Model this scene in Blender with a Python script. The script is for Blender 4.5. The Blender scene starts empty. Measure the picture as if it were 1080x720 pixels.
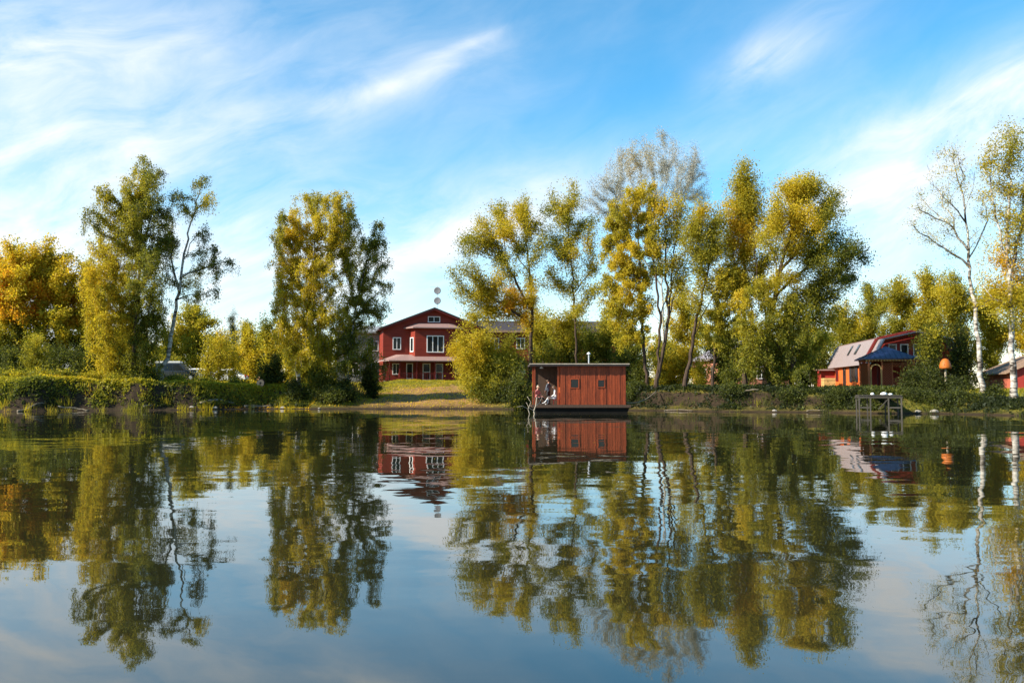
import bpy, math, random
import numpy as np
from mathutils import Vector, Matrix
random.seed(7)
RS = np.random.RandomState(11)
scene = bpy.context.scene
C = scene.collection
R = math.radians

# ------------------------------------------------------------------ camera
CAM_Z, F, HOR = 1.7, 935.0, 410.0
PITCH = math.atan((HOR - 360) / F)
cam_d = bpy.data.cameras.new('camera')
cam_d.sensor_width = 36.0
cam_d.lens = 36.0 * F / 1080.0
cam_d.clip_start = 0.1
cam_d.clip_end = 6000
cam = bpy.data.objects.new('camera', cam_d)
cam.location = (0, 0, CAM_Z)
cam.rotation_euler = (math.pi / 2 + PITCH, 0, 0)
C.objects.link(cam)
scene.camera = cam
CP, SP = math.cos(PITCH), math.sin(PITCH)

def at(px, py, Y):
    """world point on the ray through a photo pixel (1080x720) at depth Y"""
    u, v = (px - 540) / F, (360 - py) / F
    dy, dz = CP - v * SP, SP + v * CP
    t = Y / dy
    return np.array((u * t, Y, CAM_Z + dz * t))

def xat(px, Y):
    return (px - 540) / F * Y * 1.0

# ------------------------------------------------------------------ light
TO_SUN_AZ = math.atan2(-0.93, -0.36)      # clockwise from +Y
SUN_EL = R(33)
scene.view_settings.view_transform = 'Standard'
scene.view_settings.look = 'None'
scene.view_settings.gamma = 1.0
scene.view_settings.exposure = 1.15
scene.view_settings.use_curve_mapping = False
scene.cycles.use_denoising = True
scene.cycles.max_bounces = 8
scene.cycles.transparent_max_bounces = 6

sun_d = bpy.data.lights.new('sun', 'SUN')
sun_d.energy = 5.0
sun_d.angle = R(0.5)
sun_d.color = (1.0, 0.93, 0.79)
sun = bpy.data.objects.new('sun', sun_d)
to_sun = Vector((math.sin(TO_SUN_AZ) * math.cos(SUN_EL), math.cos(TO_SUN_AZ) * math.cos(SUN_EL), math.sin(SUN_EL)))
sun.rotation_euler = to_sun.to_track_quat('Z', 'Y').to_euler()
sun.location = (-60, 0, 60)
C.objects.link(sun)

class NT:
    """small node helper"""
    def __init__(self, tree):
        self.t = tree
    def n(self, typ, **kw):
        nd = self.t.nodes.new(typ)
        for k, v in kw.items():
            setattr(nd, k, v)
        return nd
    def put(self, sock, val):
        if isinstance(val, bpy.types.NodeSocket):
            self.t.links.new(val, sock)
        else:
            sock.default_value = val
    def m(self, op, a, b=0.0, c=0.0, clamp=False):
        nd = self.n('ShaderNodeMath', operation=op)
        nd.use_clamp = clamp
        for s, v in zip(nd.inputs, (a, b, c)):
            self.put(s, v)
        return nd.outputs[0]
    def mix(self, f, a, b):
        nd = self.n('ShaderNodeMix', data_type='RGBA')
        self.put(nd.inputs[0], f)
        self.put(nd.inputs[6], a if isinstance(a, bpy.types.NodeSocket) else (*a, 1.0)[:4])
        self.put(nd.inputs[7], b if isinstance(b, bpy.types.NodeSocket) else (*b, 1.0)[:4])
        return nd.outputs[2]
    def noise(self, vec, scale, detail=4.0, rough=0.55, dist=0.0):
        nd = self.n('ShaderNodeTexNoise')
        if vec is not None:
            self.put(nd.inputs['Vector'], vec)
        nd.inputs['Scale'].default_value = scale
        nd.inputs['Detail'].default_value = detail
        nd.inputs['Roughness'].default_value = rough
        nd.inputs['Distortion'].default_value = dist
        return nd
    def mapping(self, vec, scale=(1, 1, 1), loc=(0, 0, 0), rot=(0, 0, 0)):
        nd = self.n('ShaderNodeMapping')
        self.put(nd.inputs['Vector'], vec)
        nd.inputs['Scale'].default_value = scale
        nd.inputs['Location'].default_value = loc
        nd.inputs['Rotation'].default_value = rot
        return nd.outputs[0]
    def ramp(self, fac, stops):
        nd = self.n('ShaderNodeValToRGB')
        self.put(nd.inputs[0], fac)
        el = nd.color_ramp.elements
        while len(el) < len(stops):
            el.new(0.5)
        for e, (p, c) in zip(el, stops):
            e.position = p
            e.color = (*c, 1.0)
        return nd.outputs[0]

# ---- world: clear-sky model with thin cirrus
world = bpy.data.worlds.new('World')
scene.world = world
world.use_nodes = True
wt = world.node_tree
wt.nodes.clear()
W = NT(wt)
sky = W.n('ShaderNodeTexSky', sky_type='NISHITA')
sky.sun_disc = False
sky.sun_elevation = SUN_EL
sky.sun_rotation = TO_SUN_AZ % (2 * math.pi)
sky.air_density = 1.0
sky.dust_density = 0.25
sky.ozone_density = 2.6
hs = W.n('ShaderNodeHueSaturation')
hs.inputs['Saturation'].default_value = 1.33
hs.inputs['Hue'].default_value = 0.486
W.put(hs.inputs['Color'], sky.outputs[0])
tc = W.n('ShaderNodeTexCoord')
sx = W.n('ShaderNodeSeparateXYZ')
W.put(sx.inputs[0], tc.outputs['Generated'])
az = W.m('ARCTAN2', sx.outputs[0], sx.outputs[1])
el = W.m('ARCSINE', W.m('ABSOLUTE', sx.outputs[2]))
AZL = R(20)
su = W.m('ADD', W.m('MULTIPLY', az, math.cos(AZL)), W.m('MULTIPLY', el, math.sin(AZL)))
sv = W.m('ADD', W.m('MULTIPLY', az, -math.sin(AZL)), W.m('MULTIPLY', el, math.cos(AZL)))
cv = W.n('ShaderNodeCombineXYZ')
W.put(cv.inputs[0], su)
W.put(cv.inputs[1], sv)
warp = W.noise(cv.outputs[0], 3.0, 3.0)
wv = W.n('ShaderNodeVectorMath', operation='MULTIPLY_ADD')
W.put(wv.inputs[0], warp.outputs['Color'])
wv.inputs[1].default_value = (0.10, 0.10, 0)
W.put(wv.inputs[2], cv.outputs[0])
wisp = W.noise(W.mapping(wv.outputs[0], (7.0, 20.0, 1)), 1.0, 10.0, 0.62, 0.5).outputs['Fac']
soft = W.noise(W.mapping(wv.outputs[0], (3.2, 6.5, 1), (3.1, 1.7, 0)), 1.0, 6.0, 0.5, 0.2).outputs['Fac']
def aim(px, py):
    p = at(px, py, 1.0) - np.array((0, 0, CAM_Z))
    p /= np.linalg.norm(p)
    return math.atan2(p[0], p[1]), math.asin(p[2])
def puff(px, py, sa, se, amp):
    a, e = aim(px, py)
    u0 = a * math.cos(AZL) + e * math.sin(AZL)
    v0 = -a * math.sin(AZL) + e * math.cos(AZL)
    q = W.m('ADD', W.m('POWER', W.m('DIVIDE', W.m('ADD', su, -u0), sa), 2.0),
            W.m('POWER', W.m('ABSOLUTE', W.m('DIVIDE', W.m('ADD', sv, -v0), se)), 2.0))
    return W.m('MULTIPLY', W.m('EXPONENT', W.m('MULTIPLY', q, -1.0)), amp)
cover = None
for p in ((50, 235, .24, .13, .95), (230, 300, .24, .06, .75), (20, 60, .10, .04, .55), (425, 86, .14, .010, .24), (360, 108, .16, .030, .28),
          (495, 46, .05, .006, .34), (815, 58, .06, .022, .75), (975, 165, .20, .05, .80), (930, 250, .24, .05, .55),
          (590, 215, .22, .035, .45), (440, 260, .16, .04, .6), (170, 20, .16, .05, .25), (1060, 90, .10, .04, .4)):
    g = puff(*p)
    cover = g if cover is None else W.m('ADD', cover, g)
low = W.m('MULTIPLY', W.m('EXPONENT', W.m('MULTIPLY', W.m('POWER', W.m('DIVIDE', el, 0.12), 2.0), -1.0)), 0.50)
thin = W.m('MULTIPLY', W.m('SUBTRACT', soft, 0.36, clamp=True), 0.55)
cover = W.m('ADD', W.m('ADD', cover, low), thin)
tex = W.m('ADD', W.m('MULTIPLY', W.m('SUBTRACT', wisp, 0.34, clamp=True), 2.0), W.m('MULTIPLY', W.m('SUBTRACT', soft, 0.22, clamp=True), 1.25))
fac = W.m('MINIMUM', W.m('MULTIPLY', cover, tex), 0.93)
fac = W.m('MAXIMUM', fac, 0.0)
cloudy = W.mix(fac, hs.outputs[0], (4.6, 4.7, 4.75))
bg = W.n('ShaderNodeBackground')
bg.inputs['Strength'].default_value = 0.11
W.put(bg.inputs['Color'], cloudy)
wo = W.n('ShaderNodeOutputWorld')
W.put(wo.inputs[0], bg.outputs[0])

# ------------------------------------------------------------------ materials
MATS = {}
def new_mat(name):
    m = bpy.data.materials.new(name)
    m.use_nodes = True
    m.node_tree.nodes.clear()
    k = NT(m.node_tree)
    MATS[name] = m
    return m, k
def finish(k, shader):
    o = k.n('ShaderNodeOutputMaterial')
    k.put(o.inputs[0], shader)
def bump(k, h, strength=0.4, dist=0.02):
    b = k.n('ShaderNodeBump')
    b.inputs['Strength'].default_value = strength
    b.inputs['Distance'].default_value = dist
    k.put(b.inputs['Height'], h)
    return b.outputs[0]
def pbsdf(k, color, rough=0.7, normal=None, spec=0.3, metallic=0.0):
    b = k.n('ShaderNodeBsdfPrincipled')
    k.put(b.inputs['Base Color'], color if isinstance(color, bpy.types.NodeSocket) else (*color, 1.0))
    k.put(b.inputs['Roughness'], rough)
    b.inputs['Specular IOR Level'].default_value = spec
    b.inputs['Metallic'].default_value = metallic
    if normal is not None:
        k.put(b.inputs['Normal'], normal)
    return b.outputs[0]
def worn(name, col, var=0.35, scale=3.0, rough=0.7, spec=0.3, metallic=0.0, stretch=(1, 1, 1), per_obj=0.0, bstr=0.25):
    """painted / worn surface: base colour broken up by two noises, optional per-object shift"""
    m, k = new_mat(name)
    co = k.n('ShaderNodeTexCoord').outputs['Object']
    v = k.mapping(co, stretch)
    a = k.noise(v, scale, 5.0).outputs['Fac']
    b = k.noise(v, scale * 7, 3.0).outputs['Fac']
    f = k.m('ADD', k.m('MULTIPLY', k.m('SUBTRACT', a, 0.5), 1.3), k.m('MULTIPLY', k.m('SUBTRACT', b, 0.5), 0.7))
    val = k.m('ADD', 1.0, k.m('MULTIPLY', f, var * 2))
    if per_obj:
        oi = k.n('ShaderNodeObjectInfo').outputs['Random']
        val = k.m('MULTIPLY', val, k.m('ADD', 1 - per_obj, k.m('MULTIPLY', oi, per_obj * 2)))
    h = k.n('ShaderNodeHueSaturation')
    h.inputs['Color'].default_value = (*col, 1)
    k.put(h.inputs['Value'], val)
    finish(k, pbsdf(k, h.outputs[0], rough, bump(k, b, bstr), spec, metallic))
    return m

def leaf_mat(name, stops, trans=0.38):
    m, k = new_mat(name)
    a = k.n('ShaderNodeAttribute', attribute_name='tint')
    col = k.ramp(a.outputs['Fac'], stops)
    d = k.n('ShaderNodeBsdfDiffuse')
    k.put(d.inputs[0], col)
    t = k.n('ShaderNodeBsdfTranslucent')
    tcn = k.n('ShaderNodeHueSaturation')
    tcn.inputs['Value'].default_value = 1.4
    k.put(tcn.inputs['Color'], col)
    k.put(t.inputs[0], tcn.outputs[0])
    mx = k.n('ShaderNodeMixShader')
    mx.inputs[0].default_value = trans
    k.put(mx.inputs[1], d.outputs[0])
    k.put(mx.inputs[2], t.outputs[0])
    gl = k.n('ShaderNodeBsdfGlossy')
    gl.inputs['Roughness'].default_value = 0.6
    gl.inputs[0].default_value = (0.8, 0.85, 0.9, 1)
    m2 = k.n('ShaderNodeMixShader')
    m2.inputs[0].default_value = 0.012
    k.put(m2.inputs[1], mx.outputs[0])
    k.put(m2.inputs[2], gl.outputs[0])
    finish(k, m2.outputs[0])
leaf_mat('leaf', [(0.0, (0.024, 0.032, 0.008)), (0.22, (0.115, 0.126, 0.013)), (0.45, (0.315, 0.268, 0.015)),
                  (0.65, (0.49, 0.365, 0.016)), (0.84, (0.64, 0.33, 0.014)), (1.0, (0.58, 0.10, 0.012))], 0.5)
leaf_mat('leaf_silver', [(0.0, (0.34, 0.34, 0.31)), (0.5, (0.36, 0.33, 0.22)), (1.0, (0.38, 0.27, 0.08))], 0.25)

def bark(name, kind):
    m, k = new_mat(name)
    co = k.n('ShaderNodeTexCoord').outputs['Object']
    if kind == 'birch':
        dash = k.noise(k.mapping(co, (1.2, 1.2, 4.0)), 1.3, 5.0).outputs['Fac']
        low = k.noise(k.mapping(co, (1, 1, .6)), 1.1, 4.0).outputs['Fac']
        f = k.m('ADD', k.m('MULTIPLY', dash, 0.65), k.m('MULTIPLY', low, 0.5))
        col = k.ramp(f, [(0.50, (0.035, 0.028, 0.022)), (0.56, (0.24, 0.21, 0.18)), (0.66, (0.50, 0.47, 0.41))])
        h = dash
    else:
        n = k.noise(k.mapping(co, (5, 5, 0.9)), 2.0, 6.0, 0.65).outputs['Fac']
        c0, c1 = {'dark': ((0.018, 0.012, 0.009), (0.085, 0.055, 0.036)), 'grey': ((0.20, 0.19, 0.17), (0.45, 0.43, 0.39)),
                  'pale': ((0.06, 0.045, 0.03), (0.26, 0.21, 0.15))}[kind]
        col = k.ramp(n, [(0.3, c0), (0.7, c1)])
        h = n
    finish(k, pbsdf(k, col, 0.85, bump(k, h, 0.7, 0.05), 0.15))
for nm in ('birch', 'dark', 'grey', 'pale'):
    bark('bark_' + nm, nm)

worn('lodge_red', (0.19, 0.022, 0.010), 0.45, 1.5, 0.6, stretch=(0.4, 0.4, 9))
worn('wall_grey', (0.20, 0.20, 0.19), 0.2, 2, 0.7, stretch=(0.4, 0.4, 8))
worn('trim_red', (0.13, 0.012, 0.008), 0.2, 4, 0.55)
worn('roof_metal_pink', (0.27, 0.17, 0.15), 0.14, 1.2, 0.42, 0.5, stretch=(6, 1, 1))
worn('roof_metal_pale', (0.27, 0.215, 0.205), 0.14, 1.0, 0.42, 0.5, stretch=(1, 6, 1))
worn('roof_dark', (0.045, 0.035, 0.035), 0.3, 2.0, 0.7)
worn('roof_grey', (0.22, 0.22, 0.22), 0.25, 2.0, 0.6)
worn('roof_brown', (0.22, 0.14, 0.09), 0.4, 1.5, 0.8, stretch=(6, 1, 1), per_obj=0.15)
worn('roof_blue', (0.009, 0.016, 0.055), 0.2, 2.0, 0.35, 0.5)
worn('white_paint', (0.74, 0.73, 0.70), 0.08, 6, 0.5)
worn('plank_orange', (0.205, 0.036, 0.009), 0.8, 1.8, 0.6, stretch=(7, 7, 0.7), per_obj=0.22)
worn('plank_dark', (0.06, 0.035, 0.022), 0.4, 2, 0.75, stretch=(5, 5, 1), per_obj=0.2)
worn('barn_orange', (0.56, 0.115, 0.022), 0.22, 1.2, 0.6, stretch=(0.5, 0.5, 7))
worn('barn_red', (0.26, 0.026, 0.018), 0.25, 1.2, 0.6, stretch=(6, 6, 0.6))
worn('shed_red', (0.40, 0.105, 0.065), 0.3, 1.5, 0.7, stretch=(6, 6, 0.6), per_obj=0.15)
worn('brick_pink', (0.42, 0.17, 0.11), 0.3, 3.0, 0.8)
worn('lattice_wood', (0.38, 0.12, 0.045), 0.25, 4, 0.65)
worn('wood_yellow', (0.45, 0.28, 0.10), 0.3, 3, 0.7, per_obj=0.2)
worn('wood_grey_shaded', (0.058, 0.050, 0.040), 0.35, 3, 0.85, stretch=(1, 5, 5), per_obj=0.2)  # grey wood, darkened in colour for the shade over the dock
worn('wood_pale', (0.34, 0.28, 0.21), 0.35, 2.5, 0.85)
worn('wood_cut', (0.50, 0.29, 0.17), 0.3, 6, 0.8)
worn('hull_black', (0.010, 0.009, 0.008), 0.4, 2, 0.95, 0.05)
worn('concrete', (0.34, 0.32, 0.28), 0.25, 3, 0.85)
worn('steel', (0.42, 0.43, 0.44), 0.12, 3, 0.4, 0.5, 0.5)
worn('dish_grey', (0.20, 0.20, 0.21), 0.15, 4, 0.6)
worn('white_plastic', (0.66, 0.66, 0.65), 0.06, 5, 0.5)
worn('orange_paint', (0.36, 0.095, 0.010), 0.25, 6, 0.6)
worn('curtain_green', (0.02, 0.16, 0.11), 0.3, 8, 0.4)
worn('car_white', (0.78, 0.79, 0.80), 0.05, 1, 0.28, 0.6)
worn('car_dark', (0.020, 0.026, 0.034), 0.15, 1, 0.25, 0.6)
worn('tyre_rubber', (0.018, 0.018, 0.018), 0.2, 8, 0.85)
worn('lamp_red', (0.45, 0.02, 0.015), 0.1, 8, 0.3)
worn('skin', (0.52, 0.30, 0.21), 0.1, 8, 0.55)
worn('hair_brown', (0.05, 0.028, 0.016), 0.3, 20, 0.6)
worn('hair_fair', (0.42, 0.28, 0.12), 0.3, 20, 0.6)
worn('cloth_white', (0.58, 0.57, 0.56), 0.1, 6, 0.85)
worn('cloth_slate', (0.10, 0.12, 0.15), 0.2, 6, 0.85)
worn('cloth_pink', (0.45, 0.16, 0.15), 0.2, 6, 0.85)
worn('cloth_black', (0.02, 0.02, 0.024), 0.2, 6, 0.85)
worn('rope_fibre', (0.22, 0.17, 0.11), 0.3, 20, 0.9)
worn('stone', (0.25, 0.22, 0.18), 0.35, 4, 0.85)
m, k = new_mat('glass')
finish(k, pbsdf(k, (0.012, 0.016, 0.018), 0.12, None, 0.3))

# ------------------------------------------------------------------ mesh helpers
class MB:
    def __init__(s):
        s.v, s.f = [], []
    def add(s, verts, faces):
        o = len(s.v)
        s.v += [tuple(map(float, p)) for p in verts]
        s.f += [tuple(i + o for i in f) for f in faces]
        return s
    def box(s, x0, x1, y0, y1, z0, z1):
        return s.add([(x0, y0, z0), (x1, y0, z0), (x1, y1, z0), (x0, y1, z0), (x0, y0, z1), (x1, y0, z1), (x1, y1, z1), (x0, y1, z1)],
                     [(0, 3, 2, 1), (4, 5, 6, 7), (0, 1, 5, 4), (1, 2, 6, 5), (2, 3, 7, 6), (3, 0, 4, 7)])
    def prism(s, pts, axis, a0, a1):
        """polygon pts in the plane across axis ('x': (y,z), 'y': (x,z), 'z': (x,y)), extruded a0..a1"""
        n = len(pts)
        mk = {'x': lambda p, a: (a, p[0], p[1]), 'y': lambda p, a: (p[0], a, p[1]), 'z': lambda p, a: (p[0], p[1], a)}[axis]
        vs = [mk(p, a0) for p in pts] + [mk(p, a1) for p in pts]
        fs = [tuple(range(n)), tuple(range(2 * n - 1, n - 1, -1))]
        fs += [(i, i + n, (i + 1) % n + n, (i + 1) % n) for i in range(n)]
        return s.add(vs, fs)
    def bar(s, p, q, w, h=None):
        """square bar from p to q"""
        h = h or w
        p, q = np.array(p, float), np.array(q, float)
        d = (q - p) / np.linalg.norm(q - p)
        ref = np.array((0, 0, 1.0)) if abs(d[2]) < .9 else np.array((0, 1.0, 0))
        a = np.cross(d, ref); a /= np.linalg.norm(a)
        b = np.cross(a, d)
        vs = [e + a * i * w / 2 + b * j * h / 2 for e in (p, q) for i, j in ((-1, -1), (1, -1), (1, 1), (-1, 1))]
        return s.add(vs, [(0, 3, 2, 1), (4, 5, 6, 7), (0, 1, 5, 4), (1, 2, 6, 5), (2, 3, 7, 6), (3, 0, 4, 7)])
    def tube(s, pts, radii, n=8, cap=True):
        pts = np.array(pts, float)
        radii = np.broadcast_to(np.array(radii, float), (len(pts),))
        vs, fs = tube_arrays(pts, radii, n)
        fs = [tuple(f) for f in fs]
        if cap:
            fs += [tuple(range(n))[::-1], tuple(range(len(vs) - n, len(vs)))]
        return s.add(vs, fs)
    def lathe(s, prof, n=16, c=(0, 0, 0)):
        vs, fs = [], []
        for r, z in prof:
            for i in range(n):
                a = 2 * math.pi * i / n
                vs.append((c[0] + r * math.cos(a), c[1] + r * math.sin(a), c[2] + z))
        for j in range(len(prof) - 1):
            for i in range(n):
                fs.append((j * n + i, j * n + (i + 1) % n, (j + 1) * n + (i + 1) % n, (j + 1) * n + i))
        fs += [tuple(range(n))[::-1], tuple(range(len(vs) - n, len(vs)))]
        return s.add(vs, fs)
    def build(s, name, mat, parent=None, smooth=False, bevel=0.0):
        me = bpy.data.meshes.new(name)
        me.from_pydata(s.v, [], s.f)
        me.update()
        import bmesh
        bm = bmesh.new(); bm.from_mesh(me)
        bmesh.ops.recalc_face_normals(bm, faces=bm.faces)
        if bevel:
            bmesh.ops.bevel(bm, geom=list(bm.edges), offset=bevel, segments=1, affect='EDGES', profile=.5)
        bm.to_mesh(me); bm.free()
        if smooth:
            me.polygons.foreach_set('use_smooth', [True] * len(me.polygons))
        me.materials.append(MATS[mat])
        return link(name, me, parent)
def link(name, me, parent=None):
    o = bpy.data.objects.new(name, me)
    C.objects.link(o)
    if parent is not None:
        o.parent = parent
    return o
def tube_arrays(pts, radii, n):
    d = np.gradient(pts, axis=0)
    d /= np.linalg.norm(d, axis=1)[:, None] + 1e-9
    ref = np.where(np.abs(d[:, 2:3]) < 0.95, np.array([[0, 0, 1.0]]), np.array([[1.0, 0, 0]]))
    if np.mean(np.abs(d[:, 2])) > 0.6:
        ref = np.tile(np.array([[0.31, 1.0, 0.05]]), (len(pts), 1))
    a = np.cross(d, ref); a /= np.linalg.norm(a, axis=1)[:, None] + 1e-9
    b = np.cross(d, a)
    ang = np.arange(n) * 2 * math.pi / n
    vs = (pts[:, None, :] + radii[:, None, None] * (np.cos(ang)[None, :, None] * a[:, None, :] + np.sin(ang)[None, :, None] * b[:, None, :])).reshape(-1, 3)
    m = len(pts)
    j, i = np.meshgrid(np.arange(m - 1), np.arange(n), indexing='ij')
    i2 = (i + 1) % n
    fs = np.stack([j * n + i, j * n + i2, (j + 1) * n + i2, (j + 1) * n + i], -1).reshape(-1, 4)
    return vs, fs
def quad_mesh(name, V, Q, mat, tint=None, smooth=False):
    """fast mesh from arrays of quads"""
    V = np.ascontiguousarray(V, np.float32); Q = np.ascontiguousarray(Q, np.int32)
    me = bpy.data.meshes.new(name)
    me.vertices.add(len(V)); me.vertices.foreach_set('co', V.ravel())
    me.loops.add(Q.size); me.loops.foreach_set('vertex_index', Q.ravel())
    me.polygons.add(len(Q))
    me.polygons.foreach_set('loop_start', np.arange(len(Q), dtype=np.int32) * Q.shape[1])
    if smooth:
        me.polygons.foreach_set('use_smooth', np.ones(len(Q), dtype=bool))
    me.update(calc_edges=True)
    if tint is not None:
        at_ = me.attributes.new('tint', 'FLOAT', 'FACE')
        at_.data.foreach_set('value', np.ascontiguousarray(tint, np.float32))
    me.materials.append(MATS[mat])
    return me
def empty(name, loc, rz=0.0):
    o = bpy.data.objects.new(name, None)
    o.empty_display_size = 0.3
    o.location = tuple(map(float, loc)); o.rotation_euler = (0, 0, rz)
    C.objects.link(o)
    return o
def tag(o, label=None, cat=None, group=None, kind=None):
    for kk, vv in (('label', label), ('category', cat), ('group', group), ('kind', kind)):
        if vv:
            o[kk] = vv
    return o

# ------------------------------------------------------------------ terrain
SHX = np.array([-300, -90, -60, -38, -26, -21, -16.6, -9, -3, 1.5, 10.3, 17.8, 23.9, 29.5, 31.5, 34, 50, 90, 300.])
SHY = np.array([56, 58, 63, 66.5, 72, 76, 75, 75.5, 75.5, 73, 69, 65, 62.5, 60, 57, 52.5, 47, 44, 44.])
TOPX = np.array([-300, -40, -24, -19, -13, -2, 3, 12, 24, 34, 60, 300.])
TOPZ = np.array([2.5, 2.3, 2.15, 1.9, 2.5, 2.6, 2.2, 1.7, 1.65, 1.55, 1.6, 2.0])
WIDX = np.array([-300, -22, -17, -13, -3, 3, 8, 27, 31, 34, 300.])
WIDZ = np.array([2.6, 2.4, 5.0, 24, 24, 6, 3.0, 3.2, 7.0, 12.0, 12.0])
_gx = RS.rand(64, 64)
def vnoise(x, y, s):
    x, y = np.asarray(x, float) / s + 1000, np.asarray(y, float) / s + 1000
    i, j = np.floor(x).astype(int), np.floor(y).astype(int)
    fx, fy = x - i, y - j
    fx, fy = fx * fx * (3 - 2 * fx), fy * fy * (3 - 2 * fy)
    g = lambda a, b: _gx[a % 64, b % 64]
    return (g(i, j) * (1 - fx) + g(i + 1, j) * fx) * (1 - fy) + (g(i, j + 1) * (1 - fx) + g(i + 1, j + 1) * fx) * fy
def shore(x):
    x = np.asarray(x, float)
    return np.interp(x, SHX, SHY) + (vnoise(x, x * 0, 2.3) - .5) * 1.1 + (vnoise(x, x * 0 + 9, .8) - .5) * .45
def H(x, y):
    x, y = np.asarray(x, float), np.asarray(y, float)
    s = y - shore(x)
    top = np.interp(x, TOPX, TOPZ); wid = np.interp(x, WIDX, WIDZ)
    t = np.clip(s / wid, 0, 1)
    steep = np.where(wid < 10, t * t * (3 - 2 * t), t ** 0.85)
    land = 0.05 + (top - 0.05) * steep + (vnoise(x, y, 3.0) - .5) * 0.30 * t + (vnoise(x, y, 6.5) - .5) * 0.45 * t * (wid < 10) + (vnoise(x, y, .9) - .5) * 0.10 * np.clip(s * 2, 0, 1)
    bed = np.maximum(-1.6, s * 0.3 + 0.03)
    near = 0.12 * np.clip((1.6 - y) * 2, 0, 1) + np.maximum(-1.6, (1.4 - y) * .5) * (y > 1.4)
    far = np.where(s > 0, land, bed)
    return np.where(y < 20, near, far)

gx = np.concatenate([-np.geomspace(1800, 75, 18), np.arange(-70, 70.1, 0.5), np.geomspace(75, 1800, 18)])
gy = np.concatenate([-np.geomspace(400, 6, 10), np.arange(-4, 4.1, .5), np.arange(8, 44, 4.0), np.arange(44, 124.1, 0.45), np.geomspace(128, 3000, 26)])
GX, GY = np.meshgrid(gx, gy)
V = np.stack([GX, GY, H(GX, GY)], -1).reshape(-1, 3)
nx, ny = len(gx), len(gy)
jj, ii = np.meshgrid(np.arange(ny - 1), np.arange(nx - 1), indexing='ij')
Q = np.stack([jj * nx + ii, jj * nx + ii + 1, (jj + 1) * nx + ii + 1, (jj + 1) * nx + ii], -1).reshape(-1, 4)
m, k = new_mat('ground')
geo = k.n('ShaderNodeNewGeometry')
pos = geo.outputs['Position']
sp = k.n('ShaderNodeSeparateXYZ'); k.put(sp.inputs[0], pos)
n1 = k.noise(pos, 0.35, 5.0).outputs['Fac']
n2 = k.noise(pos, 2.5, 6.0, 0.65).outputs['Fac']
n3 = k.noise(pos, 14.0, 3.0).outputs['Fac']
grass = k.ramp(k.m('ADD', k.m('MULTIPLY', n1, .5), k.m('MULTIPLY', n2, .5)), [(0.32, (0.035, 0.045, 0.010)), (0.5, (0.13, 0.115, 0.014)), (0.68, (0.24, 0.18, 0.022))])
dirt = k.ramp(n2, [(0.3, (0.10, 0.055, 0.018)), (0.5, (0.24, 0.135, 0.045)), (0.72, (0.38, 0.22, 0.08))])
# trodden earth runs in a patch between house and water (a place on the ground, x -12..-2)
px_ = k.m('DIVIDE', k.m('ADD', sp.outputs[0], 7.5), 7.5)
py_ = k.m('DIVIDE', k.m('ADD', sp.outputs[1], -83.0), 12.5)
trod = k.m('SUBTRACT', 1.35, k.m('ADD', k.m('MULTIPLY', px_, px_), k.m('MULTIPLY', py_, py_)), clamp=True)
trod = k.m('MULTIPLY', trod, k.m('MULTIPLY_ADD', n1, 1.4, 0.35), clamp=True)
slope = k.n('ShaderNodeSeparateXYZ'); k.put(slope.inputs[0], geo.outputs['Normal'])
steepm = k.m('MULTIPLY', k.m('SUBTRACT', 0.93, slope.outputs[2], clamp=True), 9.0, clamp=True)
mud_and_shade = k.ramp(n2, [(0.3, (0.014, 0.010, 0.006)), (0.7, (0.050, 0.032, 0.018))])  # wet mud; on steep banks its dark tone also stands in for tree shade
col = k.mix(trod, k.mix(k.m('MULTIPLY', steepm, 1.0), grass, mud_and_shade), dirt)
wet = k.m('SUBTRACT', 1.0, k.m('MULTIPLY', k.m('SUBTRACT', sp.outputs[2], 0.05), 3.0), clamp=True)
col = k.mix(wet, col, mud_and_shade)
hh = k.m('ADD', k.m('MULTIPLY', n2, .6), k.m('MULTIPLY', n3, .4))
finish(k, pbsdf(k, col, 0.92, bump(k, hh, 0.9, 0.12), 0.12))
g = link('ground', quad_mesh('ground', V, Q, 'ground', smooth=True))
tag(g, kind='structure')

# water: flat sheet, fine ripples in the surface normal
m, k = new_mat('water')
pos = k.n('ShaderNodeNewGeometry').outputs['Position']
sp = k.n('ShaderNodeSeparateXYZ'); k.put(sp.inputs[0], pos)
def slopes(scale, amp, off, dist=0.3, stretch=(1, 1, 1)):
    v = k.mapping(pos, stretch, off)
    nd = k.noise(v, scale, 2.0, 0.5, dist)
    vm = k.n('ShaderNodeVectorMath', operation='SUBTRACT'); k.put(vm.inputs[0], nd.outputs['Color']); vm.inputs[1].default_value = (.5, .5, .5)
    sc = k.n('ShaderNodeVectorMath', operation='SCALE'); k.put(sc.inputs[0], vm.outputs[0]); k.put(sc.inputs['Scale'], amp)
    return sc.outputs[0]
patch = k.noise(k.mapping(pos, (0.05, 0.10, 1)), 1.0, 3.0).outputs['Fac']
calm = k.m('MULTIPLY_ADD', k.m('SUBTRACT', patch, 0.40, clamp=True), 5.5, 0.45)
tot = None
for s_, a_, o_, st in ((0.45, 0.022, (0, 0, 0), (0.6, 1, 1)), (1.5, 0.030, (7, 3, 0), (0.45, 1, 1)), (5.0, 0.012, (1, 9, 0), (.7, 1, 1))):
    q = slopes(s_, k.m('MULTIPLY', calm, a_), o_, stretch=st)
    if tot is None:
        tot = q
    else:
        ad = k.n('ShaderNodeVectorMath', operation='ADD'); k.put(ad.inputs[0], tot); k.put(ad.inputs[1], q); tot = ad.outputs[0]
fl = k.n('ShaderNodeVectorMath', operation='MULTIPLY'); k.put(fl.inputs[0], tot); fl.inputs[1].default_value = (1, 1, 0)
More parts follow.
